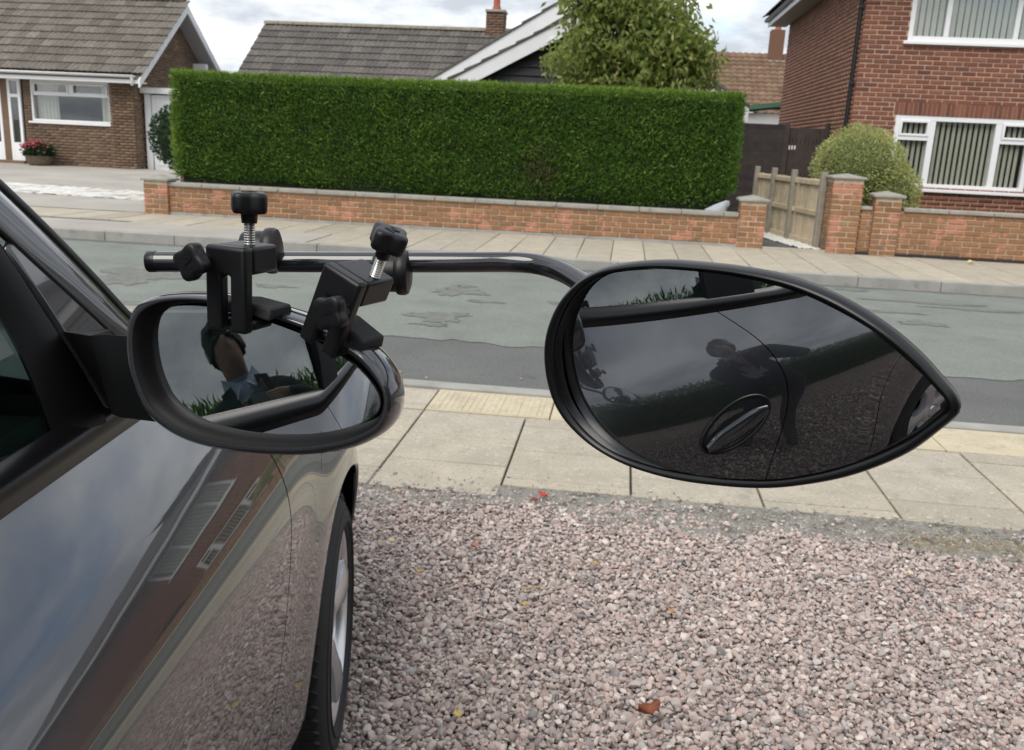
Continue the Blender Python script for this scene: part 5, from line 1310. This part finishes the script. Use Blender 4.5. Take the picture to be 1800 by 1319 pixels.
# towing mirror: head, arm, two clamps
tm = empty('towing_mirror', PY(455, 520, .80), 0, 'black clip-on towing mirror with leaf-shaped head clamped to the car door mirror', 'towing mirror')
YAW2, PIT2, R2, DEP2 = .626, -.170, .795, .635
n2 = Vector((-math.sin(YAW2)*math.cos(PIT2), -math.cos(YAW2)*math.cos(PIT2), math.sin(PIT2)))
pl2 = Plane(PY(1300, 660, DEP2) - n2*.006, n2)
def c6(L_): return [(x/2+900, y/2+420) for x, y in L_]
OUT2 = c6([(107,420),(115,330),(150,240),(215,160),(300,110),(400,88),(520,80),(650,88),(800,105),(950,135),(1080,180),(1200,240),(1330,325),(1430,412),(1500,490),(1555,555),(1573,598),(1560,632),(1500,682),(1400,755),(1280,810),(1150,850),(1000,875),(880,883),(750,876),(600,856),(480,826),(380,788),(280,730),(200,660),(150,590),(120,510)])
GL2 = c6([(150,400),(165,315),(200,235),(250,170),(315,130),(400,112),(520,106),(700,117),(850,141),(1000,182),(1120,236),(1250,312),(1350,390),(1430,462),(1495,530),(1530,573),(1522,603),(1480,640),(1400,698),(1250,770),(1100,815),(950,840),(850,843),(700,836),(550,814),(430,780),(330,735),(250,670),(190,590),(160,500)])
O2 = outline(pl2, OUT2, 200)
hd2 = ring(pl2, O2, [(-1.08,-.010,1),(-1.0,-.003,1),(-.82,.001,1),(-.58,.0035,1),(-.33,.0030,1),(-.12,-.0005,1),(-.02,-.004,1),(-.02,-.006,1),(-.25,-.012,1),(-.6,-.020,.98),(0,-.030,.72),(0,-.034,.4),(0,-.035,.1)], True, gapw(O2, outline(pl2, GL2, 500))).build('mirror_head', M['trim'], tm, smooth=170, fix=False)
OG2 = outline(pl2, GL2, 200)
convex(pl2, OG2, .006, R2).build('mirror_glass', M['mirror'], hd2, smooth=180, fix=False)
ring(pl2, OG2, [(.002,-.0035,1),(-.0005,.0000,1)]).build('glass_edge', M['dark'], hd2, fix=False)
# tubular arm
M['arm'] = mat('gloss black tube', (.012,.012,.014), .12, coat=.8)
YA = .855
path = [PY(266,460,YA), PY(600,461,YA), PY(860,461,YA), PY(910,461.5,YA), PY(945,465,YA-.006), PY(975,473,YA-.018), PY(1000,484,YA-.034), PY(1030,503,YA-.058), PY(1060,525,YA-.080), PY(1100,560,YA-.10)]
P = np.array([tuple(p) for p in path]); s = np.r_[0, np.cumsum(np.linalg.norm(np.diff(P, axis=0), axis=1))]
fx, fy, fz = spline1(s, P[:, 0]), spline1(s, P[:, 1]), spline1(s, P[:, 2])
MB().tube([(fx(t), fy(t), fz(t)) for t in np.linspace(0, s[-1], 70)], .0098, 24).build('arm', M['arm'], tm, smooth=60)
MB().tube([PY(258,460,YA), PY(259.5,460,YA), PY(262,460,YA), PY(276,460,YA)], [.0060,.0092,.0101,.0101], 24).build('end_cap', M['trim'], tm, smooth=50)
M['clamp'] = mat('moulded black nylon', (.007,.007,.008), .38, spec=.35, bump=.12, bscale=700, bdist=.0006, var=.1, vscale=60)
M['steel'] = mat('zinc plated thread', (.62,.61,.58), .25, metal=1.0)
M['brass'] = mat('brass', (.75,.52,.20), .3, metal=1.0)
def star_knob(m4, r, h, name, parent, lobes=4, amp=.17, ph=0.0, mark=True):
    """axis local Z; the gripping face at +h"""
    b = MB(); lo = []
    def loop(sc, z, a2): return [m4 @ Vector((r*sc*(1+a2*math.cos(lobes*a+ph))*math.cos(a), r*sc*(1+a2*math.cos(lobes*a+ph))*math.sin(a), z)) for a in np.linspace(0, 2*math.pi, 56, endpoint=False)]
    b.loops([loop(.42, -.45*h, 0), loop(.46, -.05*h, 0), loop(.60, 0, amp*.6), loop(.90, .03*h, amp), loop(.985, .12*h, amp), loop(1.0, .35*h, amp), loop(1.0, .75*h, amp), loop(.97, .90*h, amp), loop(.88, .98*h, amp), loop(.60, 1.0*h, amp*.8), loop(.3, .985*h, amp*.4), loop(.05, .98*h, 0)], True)
    k = b.build(name, M['clamp'], parent, smooth=170, fix=True)
    if mark:
        q = MB(); t = r*.07
        for (x0, y0, x1, y1) in ((-.28,.30,.30,.30),(.30,.30,-.28,-.28),(-.28,-.28,.34,-.28)):
            a = Vector((x0*r, y0*r, 0)); c = Vector((x1*r, y1*r, 0)); d = (c-a).normalized(); o_ = Vector((-d.y, d.x, 0))*t*.5
            q.add([m4 @ (p+Vector((0,0,h*1.0))) for p in (a-o_, c-o_, c+o_, a+o_)] + [m4 @ (p+Vector((0,0,h*1.0+.0005))) for p in (a-o_, c-o_, c+o_, a+o_)], [(3,2,1,0),(4,5,6,7),(0,1,5,4),(1,2,6,5),(2,3,7,6),(3,0,4,7)])
        q.build('embossed_mark', M['clamp'], k)
    return k
def thread(m4, r, l, parent, turns):
    b = MB(); pr = []
    for k in range(turns*4+1):
        pr.append((r*(1.0 if k % 4 in (0, 1) else .91), l*k/(turns*4)))
    b.lathe(pr, m4, 16, True); return b.build('screw_thread', M['steel'], parent, smooth=30)
def clamp(K, knob_at, screw_at, label, depth, sleeve_at, sleeve_r):
    """K: frame with X right along the door mirror, Y away from the camera, Z up; origin at the top front edge centre of the fork"""
    w = .0198; g_ = .0046; h = .0715
    b = MB(K); b.prism([(-w,-.0055,0),(w,-.0055,0),(w,-.0055,-h),(g_,-.0055,-h),(g_,-.0055,-.024),(-g_,-.0055,-.024),(-g_,-.0055,-h),(-w,-.0055,-h)], (0,.0125,0))
    ck = b.build('clamp', M['clamp'], tm, bev=.0034, bseg=4, label=label)
    q = MB(K); q.box((-w+.0015,.0065,-.0235), (w-.0005,depth,-.0004)); q.build('clamp_body', M['clamp'], ck, bev=.003, bseg=3)
    q = MB(K); q.box((-w*.98,.0072,-h+.001), (w*.98,.034,-h+.010)); q.build('lower_jaw', M['clamp'], ck, bev=.003)
    q = MB(K @ Matrix.Translation((.008,-.0044,-.013)) @ Matrix.Rotation(math.pi/2, 4, 'X')); q.lathe([(.0046,-.001),(.0046,.0006),(.0034,.0006),(.0030,-.003),(.0001,-.003)], Matrix.Identity(4), 20); q.build('bolt_hole', M['dark'], ck, smooth=40)
    mk = K @ Matrix.Translation(knob_at) @ Matrix.Rotation(math.pi/2, 4, 'X')
    star_knob(mk, .0138, .0125, 'front_knob', ck, 4, .15, .7)
    q = MB(); q.lathe([(.0055,-.012),(.0055,0)], mk, 16); q.build('knob_shaft', M['clamp'], ck, smooth=40)
    ms = K @ Matrix.Translation(screw_at)
    thread(ms @ Matrix.Translation((0,0,-.002)), .0047, .026, ck, 13)
    star_knob(ms @ Matrix.Translation((0,0,.0255)), .0150, .0175, 'top_knob', ck, 4, .16, .3)
    # rubber saddle on the housing
    q = MB(K @ Matrix.Translation((0, .030, -.052))); lo = []
    for u in np.linspace(-1, 1, 9):
        lo.append([(u*.030, -.017, -.006-.004*abs(u)), (u*.030, -.015, .004-.003*abs(u)), (u*.030, .015, .004-.003*abs(u)), (u*.030, .019, -.008-.004*abs(u)), (u*.030, .0, -.006-.002*abs(u))])
    q.loops(lo, True); q.build('rubber_saddle', M['rubber'], ck, bev=.002)
    # sleeve round the tube
    c = Vector(sleeve_at); ax = (Vector(path[1])-Vector(path[0])).normalized(); z = Vector((0,0,1)); y = z.cross(ax).normalized(); z = ax.cross(y)
    sm4 = Matrix((ax, y, z)).transposed().to_4x4(); sm4.translation = c; rot = sm4 @ Matrix.Rotation(math.pi/2, 4, 'Y')
    q = MB(); q.lathe([(.0005,-.0155),(sleeve_r*.78,-.016),(sleeve_r*.86,-.013),(sleeve_r*.86,.004),(sleeve_r*.97,.006),(sleeve_r,.009),(sleeve_r,.013),(sleeve_r*.93,.016),(sleeve_r*.6,.0185),(.0005,.019)], rot, 32); q.build('tube_sleeve', M['clamp'], ck, smooth=40)
    q = MB(); q.prism([rot @ Vector((r_*math.cos(a), r_*math.sin(a), -.012)) for r_, a in [(sleeve_r*.8, t) for t in np.linspace(0, 2*math.pi, 20, endpoint=False)]], ax*.02); q.build('sleeve_block', M['clamp'], ck, bev=.002)
    return ck
K1 = Matrix.Translation(PY(401, 432, .742)) @ Matrix.Rotation(-.36, 4, 'Z') @ Matrix.Rotation(.02, 4, 'Y')
ck1 = clamp(K1, (-.0175,-.016,-.013), (.006,.020,0), 'upright fork clamp with star knobs on the left', .041, PY(458,441,YA-.004), .0215)
K2 = Matrix.Translation(PY(608, 480, .732)) @ Matrix.Rotation(-.46, 4, 'Z') @ Matrix.Rotation(.40, 4, 'Y')
ck2 = clamp(K2, (.0135,-.016,-.026), (.011,.026,0), 'tilted fork clamp with star knobs on the right', .046, PY(688,479,YA-.004), .0215)
MB(K2 @ Matrix.Translation((-.001,.014,-.062))).lathe([(.0022,0),(.0022,.016),(.0001,.017)], Matrix.Identity(4), 12).build('brass_bolt', M['brass'], ck2, smooth=40)

# ------------------------------------------------------------------ photographer (seen in the mirror and the car window)
PX, PYY, PROT = .25, -.13, rad(58)   # stands beside the car, turned towards it
per = empty('person', (PX, PYY, -.01), 0, 'photographer in dark jacket and pale blue shirt holding a phone, mirrored in the glass', 'person')
M['skin'] = mat('skin', (.34,.20,.145), .5, var=.08, vscale=20)
M['jacket'] = mat('navy jacket', (.018,.020,.028), .9, var=.15, vscale=30, bump=.2, bscale=300)
M['shirt'] = mat('pale blue shirt', (.42,.50,.62), .8, bump=.1, bscale=200)
M['trouser'] = mat('dark trousers', (.03,.03,.035), .9)
M['hair'] = mat('dark hair', (.025,.018,.014), .6, bump=.5, bscale=120)
M['phone'] = mat('phone back', (.012,.012,.014), .15, coat=.5)
J = []; E_ = []; RR = []
def j(p, r, parent=None, ry=None):
    J.append(Vector(p)); RR.append((r, ry or r))
    if parent is not None: E_.append((parent, len(J)-1))
    return len(J)-1
B0 = Vector((PX, PYY, 0))
PM = Matrix.Translation((PX, PYY, 0)) @ Matrix.Rotation(PROT, 4, 'Z')
PMI = PM.inverted()
def q_(x, y, z): return tuple(PM @ Vector((x, y, z)))
pel = j(q_(0,0,.98), .165, None, .12); ab = j(q_(0,.01,1.12), .155, pel, .115); ch = j(q_(0,0,1.30), .175, ab, .12); up = j(q_(0,.0,1.46), .115, ch, .09)
nk = j(q_(0,.035,1.545), .055, up); hb = j(q_(-.005,.078,1.605), .060, nk, .072); hm = j(q_(-.008,.080,1.69), .076, hb, .094); ht = j(q_(-.008,.070,1.77), .055, hm, .07)
for sg in (-1, 1):
    hip = j(q_(sg*.095,0,.90), .095, pel); kn = j(q_(sg*.11,.02,.50), .066, hip); an = j(q_(sg*.12,-.01,.10), .046, kn); to = j(q_(sg*.135,.15,.045), .036, an)
    shd = j(q_(sg*.18,-.01,1.445), .075, up)
    if sg > 0:
        el = j((.36,-.04,1.16), .050, shd); wr = j((.215, -.075, 1.33), .034, el); pa = j((.150, -.065, 1.355), .030, wr)
        for f, (tx, tz) in enumerate(((.105,1.405),(.108,1.388),(.110,1.370),(.114,1.353))):
            kq = j((.150-.006, -.035, tz-.004), .0095, pa); j((.130, .004, tz), .0085, kq); j((tx, .006, tz), .0075, len(J)-1)
        th = j((.130, -.050, 1.335), .011, pa); j((.105, -.028, 1.352), .009, th)
    else:
        el = j((.0,-.31,1.14), .050, shd); wr = j((-.06, -.15, 1.285), .034, el); pa = j((-.045, -.075, 1.335), .030, wr)
        for f, (tx, tz) in enumerate(((.000,1.315),(.004,1.325),(.006,1.336),(.010,1.346))):
            kq = j((-.040, -.040, tz-.006), .0095, pa); j((-.030, -.004, tz-.004), .0085, kq); j((-.016, .004, tz-.002), .0075, len(J)-1)
        th = j((-.020, -.055, 1.345), .011, pa); j((.004, -.030, 1.360), .009, th)
me = bpy.data.meshes.new('person_skeleton'); me.from_pydata([tuple(p) for p in J], E_, [])
tmp = bpy.data.objects.new('person_skeleton', me); COL.objects.link(tmp)
skm = tmp.modifiers.new('skin', 'SKIN'); sub = tmp.modifiers.new('sub', 'SUBSURF'); sub.levels = 2; sub.render_levels = 2
if not me.skin_vertices: pass
for i, sv in enumerate(me.skin_vertices[0].data):
    sv.radius = RR[i]; sv.use_root = (i == pel)
dg = bpy.context.evaluated_depsgraph_get(); dg.update()
bme = bpy.data.meshes.new_from_object(tmp.evaluated_get(dg)); bme.name = 'body'
bpy.data.objects.remove(tmp)
hc = Vector(q_(-.008, .080, 1.69))
for v in bme.vertices:           # face: brow, eye hollows, nose, lips, chin
    p = PMI.to_3x3() @ (v.co - hc)
    if p.y > .03 and abs(p.z) < .15 and abs(p.x) < .09:
        p.y += .022*math.exp(-((p.x/.014)**2+((p.z+.022)/.028)**2)) - .010*math.exp(-(((abs(p.x)-.032)/.016)**2+((p.z-.008)/.012)**2)) + .007*math.exp(-((p.x/.026)**2+((p.z+.066)/.010)**2)) + .010*math.exp(-((p.x/.03)**2+((p.z+.098)/.016)**2))
        v.co = hc + PM.to_3x3() @ p
for m_ in ('jacket', 'skin', 'shirt', 'trouser'): bme.materials.append(M[m_])
for pgn in bme.polygons:
    c = PMI @ pgn.center; ny = (PMI.to_3x3() @ pgn.normal).y; idx = 0
    if c.z > 1.545 and abs(c.x) < .14: idx = 1
    elif c.z > 1.08 and ny > .15 and abs(c.x) < .02+.075*(c.z-1.02)/.45 and c.z < 1.53 and c.y > 0.02: idx = 2
    elif c.z > 1.51 and abs(c.x) < .09: idx = 2
    elif c.z < .93 : idx = 3 if c.z > .12 else 0
    w = pgn.center
    if (w-Vector((.058,-.03,1.36))).length < .135: idx = 1
    pgn.material_index = idx; pgn.use_smooth = True
body = bpy.data.objects.new('body', bme); reg(body, per); body.matrix_parent_inverse = WM[per.name].inverted()
b = MB(); lo = []                # hair cap
for k, (z, sc) in enumerate(((-.045,.93),(.01,1.0),(.05,1.01),(.085,.86),(.104,.58),(.114,.25))):
    lo.append([hc+PM.to_3x3() @ Vector((.086*sc*math.cos(a), -.008+.100*sc*math.sin(a), z + (.055*max(0, math.sin(a))**1.5 if k < 2 else 0) + .006*math.sin(a*9+k))) for a in np.linspace(0, 2*math.pi, 28, endpoint=False)])
b.loops(lo, True); b.build('hair', M['hair'], per, smooth=180)
for sg in (-1, 1):
    MB().lathe([(.004*0+.0001,-.011),(.009,-.006),(.011,0),(.009,.006),(.0001,.011)], Matrix.Translation(hc+PM.to_3x3() @ Vector((sg*.032,.078,.008))), 12).build('eye', M['phone'], per, smooth=180)
    MB(PM).cbox(PMI @ hc+Vector((sg*.084,.0,-.01)), (.014,.03,.055)).build('ear', M['skin'], per, bev=.006)
    MB().prism([Vector(q_(sg*.012,.118,1.50)), Vector(q_(sg*.075,.085,1.565)), Vector(q_(sg*.09,.07,1.51)), Vector(q_(sg*.055,.128,1.445))], PM.to_3x3() @ Vector((0,.008,0))).build('collar', M['shirt'], per)
    MB().prism([Vector(q_(sg*.055,.118,1.51)), Vector(q_(sg*.11,.10,1.50)), Vector(q_(sg*.105,.13,1.32)), Vector(q_(sg*.03,.135,1.16))], PM.to_3x3() @ Vector((0,.008,0))).build('lapel', M['jacket'], per)
ph = empty('phone', (.058, -.012, 1.372), 0, 'black phone held up in both hands by the photographer', 'phone')
MB().cbox((.058,-.012,1.372), (.150,.008,.074)).build('case', M['phone'], ph, bev=.003)
MB().lathe([(.0075,-.006),(.0075,-.0045),(.006,-.0045)], Matrix.Translation((-.0005,-.012+.0085,1.3995)) @ Matrix.Rotation(-math.pi/2, 4, 'X') @ Matrix.Translation((0,0,.0005)), 20).build('lens_ring', M['trim'], ph, smooth=40)
MB().cbox((.058,-.0165,1.372), (.142,.0006,.068)).build('screen', M['phone'], ph)
